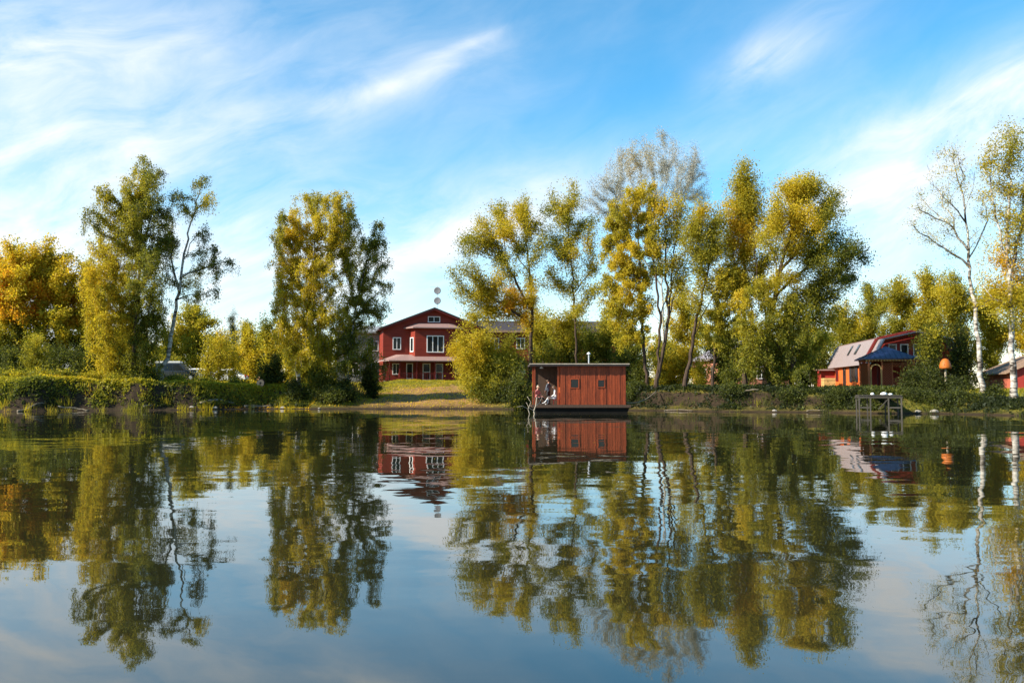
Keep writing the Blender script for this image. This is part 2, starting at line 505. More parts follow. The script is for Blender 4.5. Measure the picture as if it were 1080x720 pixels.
ad = k.n('ShaderNodeVectorMath', operation='ADD'); k.put(ad.inputs[0], fl.outputs[0]); ad.inputs[1].default_value = (0, 0, 1)
nn = k.n('ShaderNodeVectorMath', operation='NORMALIZE'); k.put(nn.inputs[0], ad.outputs[0])
b = k.n('ShaderNodeBsdfPrincipled')
b.inputs['Base Color'].default_value = (0.015, 0.015, 0.007, 1)
b.inputs['Roughness'].default_value = 0.015
b.inputs['IOR'].default_value = 2.0
b.inputs['Specular Tint'].default_value = (1.0, 0.98, 0.90, 1)
k.put(b.inputs['Normal'], nn.outputs[0])
finish(k, b.outputs[0])
wv_ = [(-900, -2, 0), (900, -2, 0), (900, 110, 0), (-900, 110, 0)]
wm = quad_mesh('water', np.array(wv_), np.array([[0, 1, 2, 3]]), 'water')
tag(link('water', wm), kind='structure')

# ------------------------------------------------------------------ vegetation
def leaf_quads(P, L, axis, rng, wr=0.55):
    n = len(P)
    nrm = rng.normal(size=(n, 3)); nrm /= np.linalg.norm(nrm, axis=1)[:, None]
    b = np.cross(axis, nrm); b /= np.linalg.norm(b, axis=1)[:, None] + 1e-9
    L = L[:, None]
    v = np.stack([P + b * L * wr * .5, P - b * L * wr * .5, P + axis * L], 1)
    return v.reshape(-1, 3), np.arange(n * 3).reshape(-1, 3)

def make_tree(name, label, cat, base, Y, trunk, clumps, limbs=(), r0=0.22, tips=1.0, dens=1.0, leaf=None, tint=0.4, tvar=0.10,
              weep=0.0, barkm='dark', group=None, leafm='leaf', seed=1, bf=0.35, spread=0.38, depth=0.6, swell=1.34, rtip=0.011, stems=1, sink=0.15, wr=0.75):
    """trunk/limbs: photo pixels at depth Y; clumps: (px, py, rx, ry[, tint]) foliage masses, also pixels at depth Y"""
    rng = np.random.RandomState(seed)
    mpp = Y / F
    leaf = leaf or 0.0021 * Y
    bx = at(base[0], base[1], Y)
    b0 = np.array((bx[0], Y, float(H(bx[0], Y)) - sink))
    nodes, par, plen = [b0], [-1], [0.0]
    def grow(start, pts, jit=0.06, step=0.6):
        cur = start
        for p in pts:
            a = nodes[cur]; d = np.linalg.norm(p - a); n = max(1, int(d / step))
            pl = plen[cur]; prev = cur
            for i in range(1, n + 1):
                f = i / n
                q = a + (p - a) * f + (rng.normal(size=3) * jit if i < n else 0)
                nodes.append(q); par.append(prev); plen.append(pl + d * f); prev = len(nodes) - 1
            cur = prev
        return cur
    dyt = 0.0
    tp = [at(x, y, Y) for x, y in trunk]
    grow(0, tp)
    for lb in limbs:
        p0 = at(lb[0][0], lb[0][1], Y)
        A = np.array(nodes)
        s_ = int(np.argmin(np.linalg.norm(A - p0, axis=1)))
        off = rng.uniform(-1, 1) * 0.5
        grow(s_, [at(x, y, Y + off * (i + 1)) for i, (x, y) in enumerate(lb[1:])])
    # targets
    T, TT = [], []
    xs = [c[0] for c in clumps]
    half = max(1.0, (max(xs) - min(xs)) / 2 * mpp) if clumps else 1
    area = 0
    for c in clumps:
        dy = rng.uniform(-1, 1) * depth * half
        c0 = at(c[0], c[1], Y + dy)
        ra = np.array((c[2] * mpp, 0.5 * (c[2] + c[3]) * mpp, c[3] * mpp)) * swell
        n = max(5, int(tips * 0.11 * c[2] * c[3]))
        area += math.pi * c[2] * c[3]
        u = rng.normal(size=(n, 3)); u /= np.linalg.norm(u, axis=1)[:, None]
        r = rng.rand(n) ** 0.38
        q = c0 + u * r[:, None] * ra
        q[:, 2] = np.maximum(q[:, 2], H(q[:, 0], q[:, 1]) + 0.25)
        T.append(q); TT.append(np.full(n, c[4] if len(c) > 4 else tint))
    T = np.concatenate(T); TT = np.concatenate(TT)
    A = np.array(nodes)
    order = np.argsort([np.min(np.linalg.norm(A - t, axis=1)) for t in T])
    cap = len(nodes) + 40 * len(T) + 100
    NP = np.zeros((cap, 3)); PL = np.zeros(cap); PA = np.full(cap, -1, int)
    nn_ = len(nodes)
    NP[:nn_] = A; PL[:nn_] = plen; PA[:nn_] = par
    tip_idx, tip_t = [], []
    for oi in order:
        t = T[oi]
        d = np.linalg.norm(NP[:nn_] - t, axis=1)
        cost = d + bf * PL[:nn_] + np.where(NP[:nn_, 2] > t[2] + 0.15, 2.0 * (NP[:nn_, 2] - t[2]), 0)
        cost[0] += 1.0
        s_ = int(np.argmin(cost))
        a = NP[s_]; L = d[s_]
        if L < 0.05:
            continue
        n = min(18, max(1, int(L / 0.45)))
        pd = a - NP[PA[s_]] if PA[s_] >= 0 else np.array((0, 0, 1.0))
        pd = pd / (np.linalg.norm(pd) + 1e-9)
        ctrl = a + (pd * 0.35 + np.array((0, 0, 0.12))) * L + (t - a) * 0.2
        f = np.linspace(0, 1, n + 1)[1:, None]
        q = (1 - f) ** 2 * a + 2 * f * (1 - f) * ctrl + f ** 2 * t
        if n > 2:
            q[:-1] += rng.normal(size=(n - 1, 3)) * 0.04
        if weep > 0:
            ls = weep * rng.uniform(0.35, 1.0)
            gz = float(H(t[0], t[1])) + 0.2
            ls = min(ls, max(0.1, t[2] - gz))
            m_ = max(2, int(ls / 0.4))
            o2 = rng.normal(size=2) * 0.22
            g_ = np.linspace(0, 1, m_ + 1)[1:]
            st = np.stack([t[0] + o2[0] * np.sqrt(g_), t[1] + o2[1] * np.sqrt(g_), t[2] + 0.12 * np.sin(g_ * 3.1) - ls * g_ ** 1.3], 1)
            q = np.concatenate([q, st])
        n = len(q)
        if nn_ + n >= cap:
            break
        NP[nn_:nn_ + n] = q
        PA[nn_] = s_; PA[nn_ + 1:nn_ + n] = np.arange(nn_, nn_ + n - 1)
        seg = np.linalg.norm(np.diff(np.vstack([a, q]), axis=0), axis=1)
        PL[nn_:nn_ + n] = PL[s_] + np.cumsum(seg)
        nn_ += n
        tip_idx.append(nn_ - 1); tip_t.append(TT[oi])
    NP, PA = NP[:nn_], PA[:nn_]
    cnt = np.zeros(nn_); hasc = np.zeros(nn_, bool); hasc[PA[PA >= 0]] = True
    cnt[~hasc] = 1
    for i in range(nn_ - 1, 0, -1):
        cnt[PA[i]] += cnt[i]
    gam = math.log(r0 / rtip) / max(0.5, math.log(max(2.0, cnt[0])))
    rad = rtip * cnt ** gam
    PLn = PL[:nn_] / PL[:nn_].max()
    rad = np.maximum(np.minimum(rad, r0 * (1 - 0.92 * PLn) ** 1.15 * 0.85), rtip * .7)
    hz = NP[:, 2] - b0[2]
    rad = rad * (1 + 0.35 * np.exp(-hz / 0.5) * (rad > 0.5 * r0))
    mainc = np.full(nn_, -1, int); best = np.zeros(nn_)
    for i in range(1, nn_):
        if cnt[i] > best[PA[i]]:
            best[PA[i]] = cnt[i]; mainc[PA[i]] = i
    VV, FF, off = [], [], 0
    starts = [0] + [i for i in range(1, nn_) if mainc[PA[i]] != i]
    for s_ in starts:
        ch = [] if s_ == 0 else [PA[s_]]
        i = s_
        while i >= 0:
            ch.append(i); i = mainc[i]
        if len(ch) < 2:
            continue
        r = rad[ch].copy()
        if s_ != 0:
            r[0] = min(r[0], r[1] * 1.4)
        ns = 8 if r.max() > .12 else (5 if r.max() > .04 else 3)
        v, f = tube_arrays(NP[ch], r, ns)
        VV.append(v); FF.append(f + off); off += len(v)
    root = empty(name, (b0[0], b0[1], b0[2] + sink))
    o0 = np.array(root.location)
    tr = link('trunk', quad_mesh('trunk', np.concatenate(VV) - o0, np.concatenate(FF), 'bark_' + barkm, smooth=True), root)
    # leaves
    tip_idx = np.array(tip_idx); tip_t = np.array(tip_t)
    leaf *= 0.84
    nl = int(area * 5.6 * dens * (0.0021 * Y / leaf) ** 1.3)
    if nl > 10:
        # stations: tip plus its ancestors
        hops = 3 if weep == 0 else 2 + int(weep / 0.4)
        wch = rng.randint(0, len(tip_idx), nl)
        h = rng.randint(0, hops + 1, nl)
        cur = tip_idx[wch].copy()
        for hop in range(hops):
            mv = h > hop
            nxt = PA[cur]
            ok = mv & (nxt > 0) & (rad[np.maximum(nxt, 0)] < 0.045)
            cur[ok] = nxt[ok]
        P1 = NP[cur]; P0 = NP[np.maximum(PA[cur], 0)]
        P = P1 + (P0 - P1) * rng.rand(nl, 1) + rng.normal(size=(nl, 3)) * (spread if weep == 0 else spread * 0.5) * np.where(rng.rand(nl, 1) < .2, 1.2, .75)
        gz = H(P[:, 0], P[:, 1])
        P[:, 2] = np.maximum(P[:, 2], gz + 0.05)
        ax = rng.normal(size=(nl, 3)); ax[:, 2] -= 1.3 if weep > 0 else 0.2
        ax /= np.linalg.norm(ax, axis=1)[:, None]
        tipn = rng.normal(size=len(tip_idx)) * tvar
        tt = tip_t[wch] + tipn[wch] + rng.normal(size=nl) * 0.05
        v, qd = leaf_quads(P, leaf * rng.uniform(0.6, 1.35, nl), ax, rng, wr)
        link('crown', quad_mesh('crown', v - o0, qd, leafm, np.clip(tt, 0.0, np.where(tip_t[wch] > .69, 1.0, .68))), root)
    tag(root, label, cat, group)
    return root

# ------------------------------------------------------------------ buildings
def gz(x, y):
    return float(H(x, y))

def window(parent, x, z, w, h, y=0.0, cols=2, rows=1, frame='white_paint', fw=0.09, name='window', pane='glass', ax='y', sgn=-1, proud=0.07):
    """framed window on a wall facing -y (ax='y', sgn=-1) or -x (ax='x', sgn=-1); x is the run along the wall"""
    def bx(mb, u0, u1, z0, z1, d0, d1):
        if ax == 'y':
            mb.box(u0, u1, y + sgn * d1, y + sgn * d0, z0, z1) if sgn < 0 else mb.box(u0, u1, y + d0, y + d1, z0, z1)
        else:
            mb.box(y + sgn * d1, y + sgn * d0, u0, u1, z0, z1) if sgn < 0 else mb.box(y + d0, y + d1, u0, u1, z0, z1)
    m = MB()
    x0, x1, z0, z1 = x - w / 2, x + w / 2, z - h / 2, z + h / 2
    bx(m, x0, x1, z0, z0 + fw, -.05, proud); bx(m, x0, x1, z1 - fw, z1, -.05, proud)
    bx(m, x0, x0 + fw, z0 + fw, z1 - fw, -.05, proud); bx(m, x1 - fw, x1, z0 + fw, z1 - fw, -.05, proud)
    iw, ih = (w - 2 * fw), (h - 2 * fw)
    mw = fw * .8
    for c in range(1, cols):
        u = x0 + fw + iw * c / cols
        bx(m, u - mw / 2, u + mw / 2, z0 + fw, z1 - fw, -.05, proud * .8)
    for r in range(1, rows):
        v = z0 + fw + ih * r / rows
        bx(m, x0 + fw, x1 - fw, v - mw / 2, v + mw / 2, -.05, proud * .7)
    win = m.build(name, frame, parent)
    for c in range(cols):
        for r in range(rows):
            p = MB()
            u0 = x0 + fw + iw * c / cols; u1 = x0 + fw + iw * (c + 1) / cols
            v0 = z0 + fw + ih * r / rows; v1 = z0 + fw + ih * (r + 1) / rows
            bx(p, u0 + .01, u1 - .01, v0 + .01, v1 - .01, -.03, .02)
            p.build('pane', pane, win)
    return win

# ---- red lodge
LY = 108.0
lx = xat(457.5, LY); lz = 2.55
lodge = empty('red_lodge', (lx, LY, lz), R(13))
tag(lodge, 'two storey dark red gabled lodge with white windows and a long verandah', 'house')
K = LY / F / math.cos(R(13)) * 1.0
HW, EV, PK, DEP = 6.15, 6.45, 8.85, 13.0
MB().prism([(-HW, 0.0 - .6), (HW, -.6), (HW, EV), (0, PK), (-HW, EV)], 'y', 0, DEP).build('wall', 'lodge_red', lodge)
rs = (PK - EV) / HW
for s in (-1, 1):
    ov = HW + .55
    pts = [(0, PK + .03), (s * ov, EV - rs * .55 + .03), (s * ov, EV - rs * .55 + .21), (0, PK + .21)]
    MB().prism(pts, 'y', -.6, DEP + .5).build('roof_slope', 'roof_dark', lodge)
    pts = [(0, PK - .16), (s * (ov - .02), EV - rs * .55 - .16), (s * (ov - .02), EV - rs * .55 + .028), (0, PK + .028)]
    MB().prism(pts, 'y', -.57, -.50).build('barge_board', 'trim_red', lodge)
window(lodge, 0, 7.62, 1.5, .72, 0, 2, 1, fw=.08, name='attic_window')
window(lodge, -4.5, 4.62, 1.0, 1.5, 0, 2)
window(lodge, 5.1, 4.62, 1.0, 1.5, 0, 2)
# bay
bp = [(-3.0, 0.02), (-2.45, -1.25), (2.45, -1.25), (3.0, 0.02)]
bay = MB().prism(bp, 'z', 3.0, 6.42).build('bay', 'lodge_red', lodge)
window(bay, 0, 4.55, 2.1, 2.05, -1.25, 3, fw=.11)
# chamfer windows: built in a frame of their own turned on the chamfer
for s in (-1, 1):
    a, b_ = np.array((s * 3.0, 0.02)), np.array((s * 2.45, -1.25))
    mid = (a + b_) / 2; d = (b_ - a) / np.linalg.norm(b_ - a); nrm = np.array((d[1], -d[0])); nrm *= np.sign(nrm[0] * s)
    m = MB()
    def cq(mm, u0, u1, z0, z1, o0, o1):
        vs = [(*(mid + d * u + nrm * o), z) for z in (z0, z1) for u, o in ((u0, o0), (u1, o0), (u1, o1), (u0, o1))]
        mm.add(vs, [(0, 3, 2, 1), (4, 5, 6, 7), (0, 1, 5, 4), (1, 2, 6, 5), (2, 3, 7, 6), (3, 0, 4, 7)])
    for u0, u1, z0, z1 in ((-.4, .4, 3.6, 3.7), (-.4, .4, 5.25, 5.35), (-.4, -.3, 3.7, 5.25), (.3, .4, 3.7, 5.25)):
        cq(m, u0, u1, z0, z1, -.03, .06)
    w_ = m.build('window', 'white_paint', bay)
    p = MB(); cq(p, -.29, .29, 3.71, 5.24, -.02, .02); p.build('pane', 'glass', w_)
# bay roof: hipped skirt
lo = [(-3.75, .05), (-2.75, -1.75), (2.75, -1.75), (3.75, .05)]
hi = [(-2.3, .05), (-1.75, -.25), (1.75, -.25), (2.3, .05)]
m = MB()
m.add([(x, y, 6.42) for x, y in lo] + [(x, y, 6.54) for x, y in lo] + [(x, y, 7.1) for x, y in hi],
      [(0, 1, 2, 3), (0, 4, 5, 1), (1, 5, 6, 2), (2, 6, 7, 3), (4, 8, 9, 5), (5, 9, 10, 6), (6, 10, 11, 7), (8, 11, 10, 9), (0, 3, 7, 4), (4, 7, 11, 8)])
m.build('bay_roof', 'roof_metal_pink', lodge)
# verandah
m = MB()
lo = [(-6.7, .0), (-5.7, -2.9), (6.3, -2.9), (6.3, 0)]
hi = [(-4.6, 0.0), (-3.6, -.45), (6.3, -.45), (6.3, 0)]
m.add([(x, y, 2.42) for x, y in lo] + [(x, y, 2.52) for x, y in lo] + [(x, y, 3.28) for x, y in hi],
      [(0, 1, 2, 3), (0, 4, 5, 1), (1, 5, 6, 2), (2, 6, 7, 3), (4, 8, 9, 5), (5, 9, 10, 6), (6, 10, 11, 7), (8, 11, 10, 9), (0, 3, 7, 4), (4, 7, 11, 8)])
m.build('verandah_roof', 'roof_metal_pink', lodge)
MB().box(-6.1, 6.2, -2.75, -.01, -.6, .14).build('verandah_floor', 'wood_grey_shaded', lodge)
for x in (-5.6, -4.4, -2.4, -.2, 2.0, 4.1, 6.0):
    MB().box(x - .07, x + .07, -2.66, -2.52, .14, 2.42).build('verandah_post', 'trim_red', lodge)
posts = (-4.4, -2.4, -.2, 2.0, 4.1, 6.0)
for a, b_ in zip(posts[:-1], posts[1:]):
    m = MB()
    m.box(a + .07, b_ - .07, -2.62, -2.56, .95, 1.03); m.box(a + .07, b_ - .07, -2.61, -2.57, .28, .33)
    n = int((b_ - a) / .2)
    for i in range(1, n):
        x = a + (b_ - a) * i / n
        m.box(x - .02, x + .02, -2.605, -2.575, .33, .95)
    m.build('railing', 'trim_red', lodge)
for i in range(3):
    MB().box(-6.0, -4.6, -3.05 - .32 * i, -2.76 - .32 * i, -.7, .02 - .15 * i).build('step', 'concrete', lodge)
for x in (-6.0, -4.55):
    m = MB()
    m.bar((x, -2.7, 1.0), (x, -3.75, .55), .06); m.bar((x, -3.75, -.6), (x, -3.75, .6), .08)
    m.bar((x, -2.75, .1), (x, -2.75, 1.0), .07)
    for j in range(1, 4):
        y = -2.75 - j * .25
        m.bar((x, y, -.1), (x, y, 1.0 - j * .11), .035)
    m.build('stair_rail', 'trim_red', lodge)
window(lodge, -4.55, 1.55, .95, 1.35, 0, 2)
window(lodge, -2.95, 1.3, .8, 1.9, 0, 1, name='side_door', fw=.1)
for x in (-.9, .65):
    d = window(lodge, x, 1.2, .95, 2.1, 0, 1, 2, name='glass_door', fw=.12)
window(lodge, 3.2, 1.55, 1.2, 1.3, 0, 2)

# antenna mast on the lodge ridge
mx = xat(461, 109.5)
mast = empty('antenna_mast', (mx, 109.5, lz + PK - .05))
tag(mast, 'thin steel mast with two round dishes on the lodge roof ridge', 'antenna')
MB().tube([(0, 0, 0), (0, 0, 3.1)], .035, 6).build('pole', 'steel', mast)
for z in (1.25, 2.5):
    m = MB()
    prof = [(.0, 0), (.2, .01), (.36, .03), (.44, .05)]
    n = 18
    vs, fs = [], []
    for r, dd in prof:
        for i in range(n):
            a = 2 * math.pi * i / n
            vs.append((r * math.cos(a), -.06 - dd, z + r * math.sin(a)))
    for r, dd in prof[::-1]:
        for i in range(n):
            a = 2 * math.pi * i / n
            vs.append((r * 1.01 * math.cos(a), -.03 - dd, z + r * 1.01 * math.sin(a)))
    for j in range(len(prof) * 2 - 1):
        for i in range(n):
            fs.append((j * n + i, j * n + (i + 1) % n, (j + 1) * n + (i + 1) % n, (j + 1) * n + i))
    m.add(vs, fs)
    ds = m.build('dish', 'dish_grey', mast, smooth=True)
    MB().tube([(0, -.07, z - .3), (0, -.5, z - .05)], .015, 5).build('feed_arm', 'steel', ds)
MB().bar((-.9, 0, 2.95), (.15, 0, 2.95), .03).build('yagi_boom', 'steel', mast)

# ---- grey annex left of the lodge
ax_ = xat(391, 112)
ann = empty('grey_annex', (ax_, 112, 2.5), R(10))
tag(ann, 'grey sided annex with a low roof half hidden by the birches', 'house')
MB().box(-4.2, 1.9, 0, 8, -.6, 6.2).build('wall', 'wall_grey', ann)
MB().prism([(-.5, 6.2), (8.5, 6.2), (8.5, 6.4), (4, 7.4), (-.5, 6.4)], 'x', -4.6, 2.1).build('roof', 'roof_grey', ann)
window(ann, .6, 1.7, 1.5, 1.9, 0, 2)
window(ann, -2.2, 1.7, 1.5, 1.6, 0, 2)
window(ann, .4, 4.6, 1.1, 1.3, 0, 2)

# ---- long red wing to the right, mostly behind the willows
wx0 = xat(505, 112)
wing = empty('red_wing', (wx0, 112, 2.45), R(4))
tag(wing, 'long red wing with a pale roof edge hidden behind the willows', 'house')
WL = 17.5
MB().box(0, WL, 0, 8, -.6, 6.6).build('wall', 'lodge_red', wing)
for i, pts in enumerate(([(-.6, 6.45), (4, 8.0), (4, 8.16), (-.6, 6.61)], [(8.6, 6.45), (4, 8.0), (4, 8.16), (8.6, 6.61)])):
    MB().prism(pts, 'x', -.5, WL + .5).build('roof_slope', 'roof_dark', wing)
MB().box(-.5, WL + .5, -.72, -.61, 6.35, 6.62).build('gutter', 'roof_brown', wing)
for x in (2.0, 5.3, 8.6, 11.9, 15.2):
    window(wing, x, 2.0, 1.1, 1.5, 0, 2, pane='curtain_green')
    window(wing, x, 5.0, 1.1, 1.4, 0, 2)

# ---- two-storey house behind the big willow
hx0 = xat(757, 98)
hs_ = empty('brick_house', (hx0, 98, 1.9), R(6))
tag(hs_, 'pink brick house with a pale roof glimpsed behind the big willow', 'house')
MB().prism([(0, -.6), (8.5, -.6), (8.5, 3.2), (4.25, 5.2), (0, 3.2)], 'y', 0, 9).build('wall', 'brick_pink', hs_)
for s, pts in ((0, [(-.5, 2.98), (4.25, 5.22), (4.25, 5.4), (-.5, 3.16)]), (1, [(9.0, 2.98), (4.25, 5.22), (4.25, 5.4), (9.0, 3.16)])):
    MB().prism(pts, 'y', -.5, 9.5).build('roof_slope', 'roof_metal_pale', hs_)
window(hs_, 5.0, 1.6, 1.1, 1.4, 0, 2); window(hs_, 2.0, 1.6, 1.1, 1.4, 0, 2); window(hs_, 4.25, 3.7, .8, 1.0, 0, 1)
for y in (1.6, 4.4, 7.2):
    window(hs_, y, 1.6, 1.0, 1.4, 0, 2, ax='x')

# ---- gambrel cottage on the right
BY = 80.0
barn = empty('gambrel_cottage', (xat(913, BY), BY, 1.85), R(-8.0))
tag(barn, 'orange red cottage with a pale steep gambrel roof and two skylights', 'house')
BW, BL, e0, e1, e2 = 7.6, 15.5, 2.25, 4.25, 4.85
prof = [(0, -.6), (BW, -.6), (BW, e0), (BW - 1.05, e1), (BW / 2, e2), (1.05, e1), (0, e0)]
MB().prism(prof, 'y', .02, BL).build('wall', 'barn_orange', barn)
def slab(p, q, t, y0, y1, name, mat, par, seams=True):
    p, q = np.array(p), np.array(q); d = (q - p) / np.linalg.norm(q - p); n = np.array((-d[1], d[0])); n *= np.sign(n[1]) if abs(n[1]) > .05 else 1
    o = MB().prism([tuple(p), tuple(q), tuple(q + n * t), tuple(p + n * t)], 'y', y0, y1).build(name, mat, par)
    if seams:
        k_ = int((y1 - y0) / .5); mm = MB()
        for i in range(1, k_):
            y = y0 + (y1 - y0) * i / k_
            mm.prism([tuple(p + n * t), tuple(q + n * t), tuple(q + n * (t + .03)), tuple(p + n * (t + .03))], 'y', y - .015, y + .015)
        if k_ > 1:
            mm.build('standing_seam', mat, o)
    return o
L0, L1, TOPP = (-.28, e0 - .28), (1.0, e1 + .04), (BW / 2, e2 + .06)
Rr = lambda p: (BW - p[0], p[1])
slope_l = slab(L0, L1, .1, -.1, BL + .4, 'roof_slope', 'roof_metal_pale', barn)
slab(L1, TOPP, .1, -.1, BL + .4, 'roof_slope', 'roof_metal_pink', barn)
slab(Rr(TOPP), Rr(L1), .1, -.1, BL + .4, 'roof_slope', 'roof_metal_pale', barn)
slab(Rr(L1), Rr(L0), .1, -.1, BL + .4, 'roof_slope', 'roof_metal_pale', barn)
# dark red barge band, then the roof of the gable balcony in front of it
def band(y0, y1, t, sc, mat, name, dz=0.0):
    for a, b_ in ((L0, L1), (L1, TOPP)):
        f = lambda p: (BW / 2 + (p[0] - BW / 2) * sc, p[1] * sc + dz)
        slab(f(a), f(b_), t, y0, y1, name, mat, barn, False)
        slab(f(Rr(b_)), f(Rr(a)), t, y0, y1, name, mat, barn, False)
band(-.42, -.11, .2, 1.0, 'trim_red', 'barge_board')
band(-2.4, -.43, .09, .965, 'roof_metal_pale', 'balcony_roof', .05)
MB().prism([(.5, -.2), (BW - .5, -.2), (BW - .5, e0 + .2), (BW - 1.3, e1 - .2), (BW / 2, e2 - .2), (1.3, e1 - .2), (.5, e0 + .2)], 'y', -.12, .0).build('gable_wall', 'barn_red', barn)
for x in (2.3, 3.3, 4.4, 5.4):
    window(barn, x, 3.3, .7, 1.15, -.12, 1, fw=.09, name='gable_window')
MB().box(.3, BW - .3, -2.3, -.13, 2.05, 2.2).build('balcony_floor', 'trim_red', barn)
for x in (.5, 2.8, 5.0, BW - .5):
    MB().box(x - .08, x + .08, -2.25, -2.09, -.6, 2.05).build('balcony_post', 'trim_red', barn)
for y in (4.6, 7.4):
    f0, f1 = .30, .74
    p, q = np.array(L0), np.array(L1); d = q - p; n = np.array((-d[1], d[0])); n /= np.linalg.norm(n); n *= -1 if n[0] > 0 else 1
    a, b_ = p + d * .48 + n * .0, p + d * .88 + n * .0
    fr = MB().prism([tuple(a - n * .02), tuple(b_ - n * .02), tuple(b_ + n * .16), tuple(a + n * .16)], 'y', y, y + .75).build('skylight', 'roof_dark', barn)
    a2, b2 = p + d * .51, p + d * .85
    MB().prism([tuple(a2 + n * .161), tuple(b2 + n * .161), tuple(b2 + n * .175), tuple(a2 + n * .175)], 'y', y + .07, y + .68).build('pane', 'glass', fr)
# long side: windows, shutters, corner boards, door
for y in (1.6, 11.5):
    window(barn, y, 1.25, 1.1, 1.2, 0, 2, ax='x', frame='trim_red')
w_ = window(barn, 4.4, 1.25, 1.3, 1.35, 0, 2, ax='x', frame='plank_dark')
for y in (3.2, 5.6):
    MB().box(-.09, -.012, y - .35, y + .35, .5, 2.0).build('shutter', 'cloth_black', barn)
m_ = window(barn, 8.2, 1.0, 1.1, 2.0, 0, 1, ax='x', frame='plank_dark', name='door')
for y in (.1, BL - .1):
    MB().box(-.06, -.004, y - .1, y + .1, -.4, e0 - .3).build('corner_board', 'white_paint' if y > 3 else 'barn_red', barn)
# low red annex at the far end
MB().box(-1.4, 1.0, 12.6, 16.6, -.6, 1.75).build('annex_wall', 'barn_red', barn)
MB().box(-1.9, 1.1, 12.2, 16.9, 1.76, 1.9).build('annex_roof', 'roof_metal_pink', barn)
for y in (12.3, 16.6):
    MB().box(-1.8, -1.66, y - .07, y + .07, -.6, 1.755).build('annex_post', 'barn_red', barn)

# stack of yellow boards beside the cottage wall
def on(obj, p):
    return np.array(obj.matrix_basis @ Vector(p))
p_ = on(barn, (-1.3, 9.6, 0)); 
st = empty('board_stack', (p_[0], p_[1], gz(p_[0], p_[1])), R(-8))
tag(st, 'stack of yellow sawn boards against the orange cottage wall', 'boards')
for i in range(7):
    MB().box(-.55, .55, -.75, .75, .0 + i * .16, .14 + i * .16).build('board', 'wood_yellow', st)

# ---- gazebo
GYY = 74.0
gb = empty('gazebo', (xat(943.5, GYY), GYY + 1.7, 1.78), R(-10))
tag(gb, 'lattice walled garden gazebo with a blue hipped roof', 'gazebo')
GW = 1.75
for sx_ in (-1, 1):
    for sy_ in (-1, 1):
        MB().box(sx_ * GW - .07, sx_ * GW + .07, sy_ * GW - .07, sy_ * GW + .07, -.5, 2.25).build('post', 'lattice_wood', gb)
for sx_ in (-.72,):
    MB().box(sx_ - .05, sx_ + .05, -GW - .05, -GW + .05, -.3, 2.2).build('post', 'lattice_wood', gb)
def lattice(name, x0, x1, z0, z1, face):
    m = MB(); w, h = x1 - x0, z1 - z0; st_ = .21
    for sg in (-1, 1):
        c = -h if sg > 0 else 0
        c = -h
        while c < w:
            if sg > 0:
                a = (max(c, 0), max(-c, 0)); b2 = (min(w, c + h), min(h, w - c))
            else:
                a = (max(c, 0), h - max(-c, 0)); b2 = (min(w, c + h), h - min(h, w - c))
            if math.hypot(a[0] - b2[0], a[1] - b2[1]) > .08:
                o_ = .012 * sg
                P = lambda q: (x0 + q[0], -GW + o_, z0 + q[1]) if face == 'f' else (-GW + o_, x0 + q[0], z0 + q[1])
                m.bar(P(a), P(b2), .05, .022)
            c += st_
    return m.build(name, 'lattice_wood', gb)
lattice('lattice_panel', -.66, .10, 0.0, 2.1, 'f'); lattice('lattice_panel', .10, GW - .07, 1.75, 2.1, 'f'); lattice('lattice_panel', .10, GW - .07, 0.0, .85, 'f')
lattice('lattice_panel', -GW + .08, GW - .08, 0.0, 2.1, 's')
MB().box(.07, .13, -GW - .03, -GW + .03, -.2, 2.2).build('post', 'lattice_wood', gb)
# arched opening at the left of the front
m = MB(); pts_o, pts_i = [], []
for i in range(13):
    a = math.pi * i / 12
    pts_i.append((-1.2 - .36 * math.cos(a), 1.55 + .36 * math.sin(a))); pts_o.append((-1.2 - .46 * math.cos(a), 1.55 + .46 * math.sin(a)))
pts = [(-1.66, -.3)] + pts_o + [(-.74, -.3), (-.84, -.3)] + pts_i[::-1] + [(-1.56, -.3)]
vs = [(x, -GW - .06, z) for x, z in pts] + [(x, -GW + .02, z) for x, z in pts]
n = len(pts); fs = [(i, (i + 1) % n, (i + 1) % n + n, i + n) for i in range(n)]
no = 15
for i in range(14):
    fs.append((i, i + 1, n - 2 - i, n - 1 - i)); fs.append((i + n, 2 * n - 1 - i, 2 * n - 2 - i, i + 1 + n))
m.add(vs, fs); m.build('arch', 'wood_yellow', gb)
MB().box(-GW - .1, GW + .1, -GW - .1, GW + .1, 2.25, 2.37).build('ring_beam', 'lattice_wood', gb)
m = MB()
for i in range(18):
    x = -GW - .25 + (2 * GW + .5) * i / 17
    m.add([(x - .1, -GW - .32, 2.36), (x + .1, -GW - .32, 2.36), (x, -GW - .32, 2.2), (x - .1, -GW - .29, 2.36), (x + .1, -GW - .29, 2.36), (x, -GW - .29, 2.2)],
          [(0, 1, 2), (3, 5, 4), (0, 3, 4, 1), (1, 4, 5, 2), (2, 5, 3, 0)])
m.build('valance', 'wood_yellow', gb)
e = GW + .4; ap = (0, 0, 3.45)
cs = [(-e, -e, 2.37), (e, -e, 2.37), (e, e, 2.37), (-e, e, 2.37)]
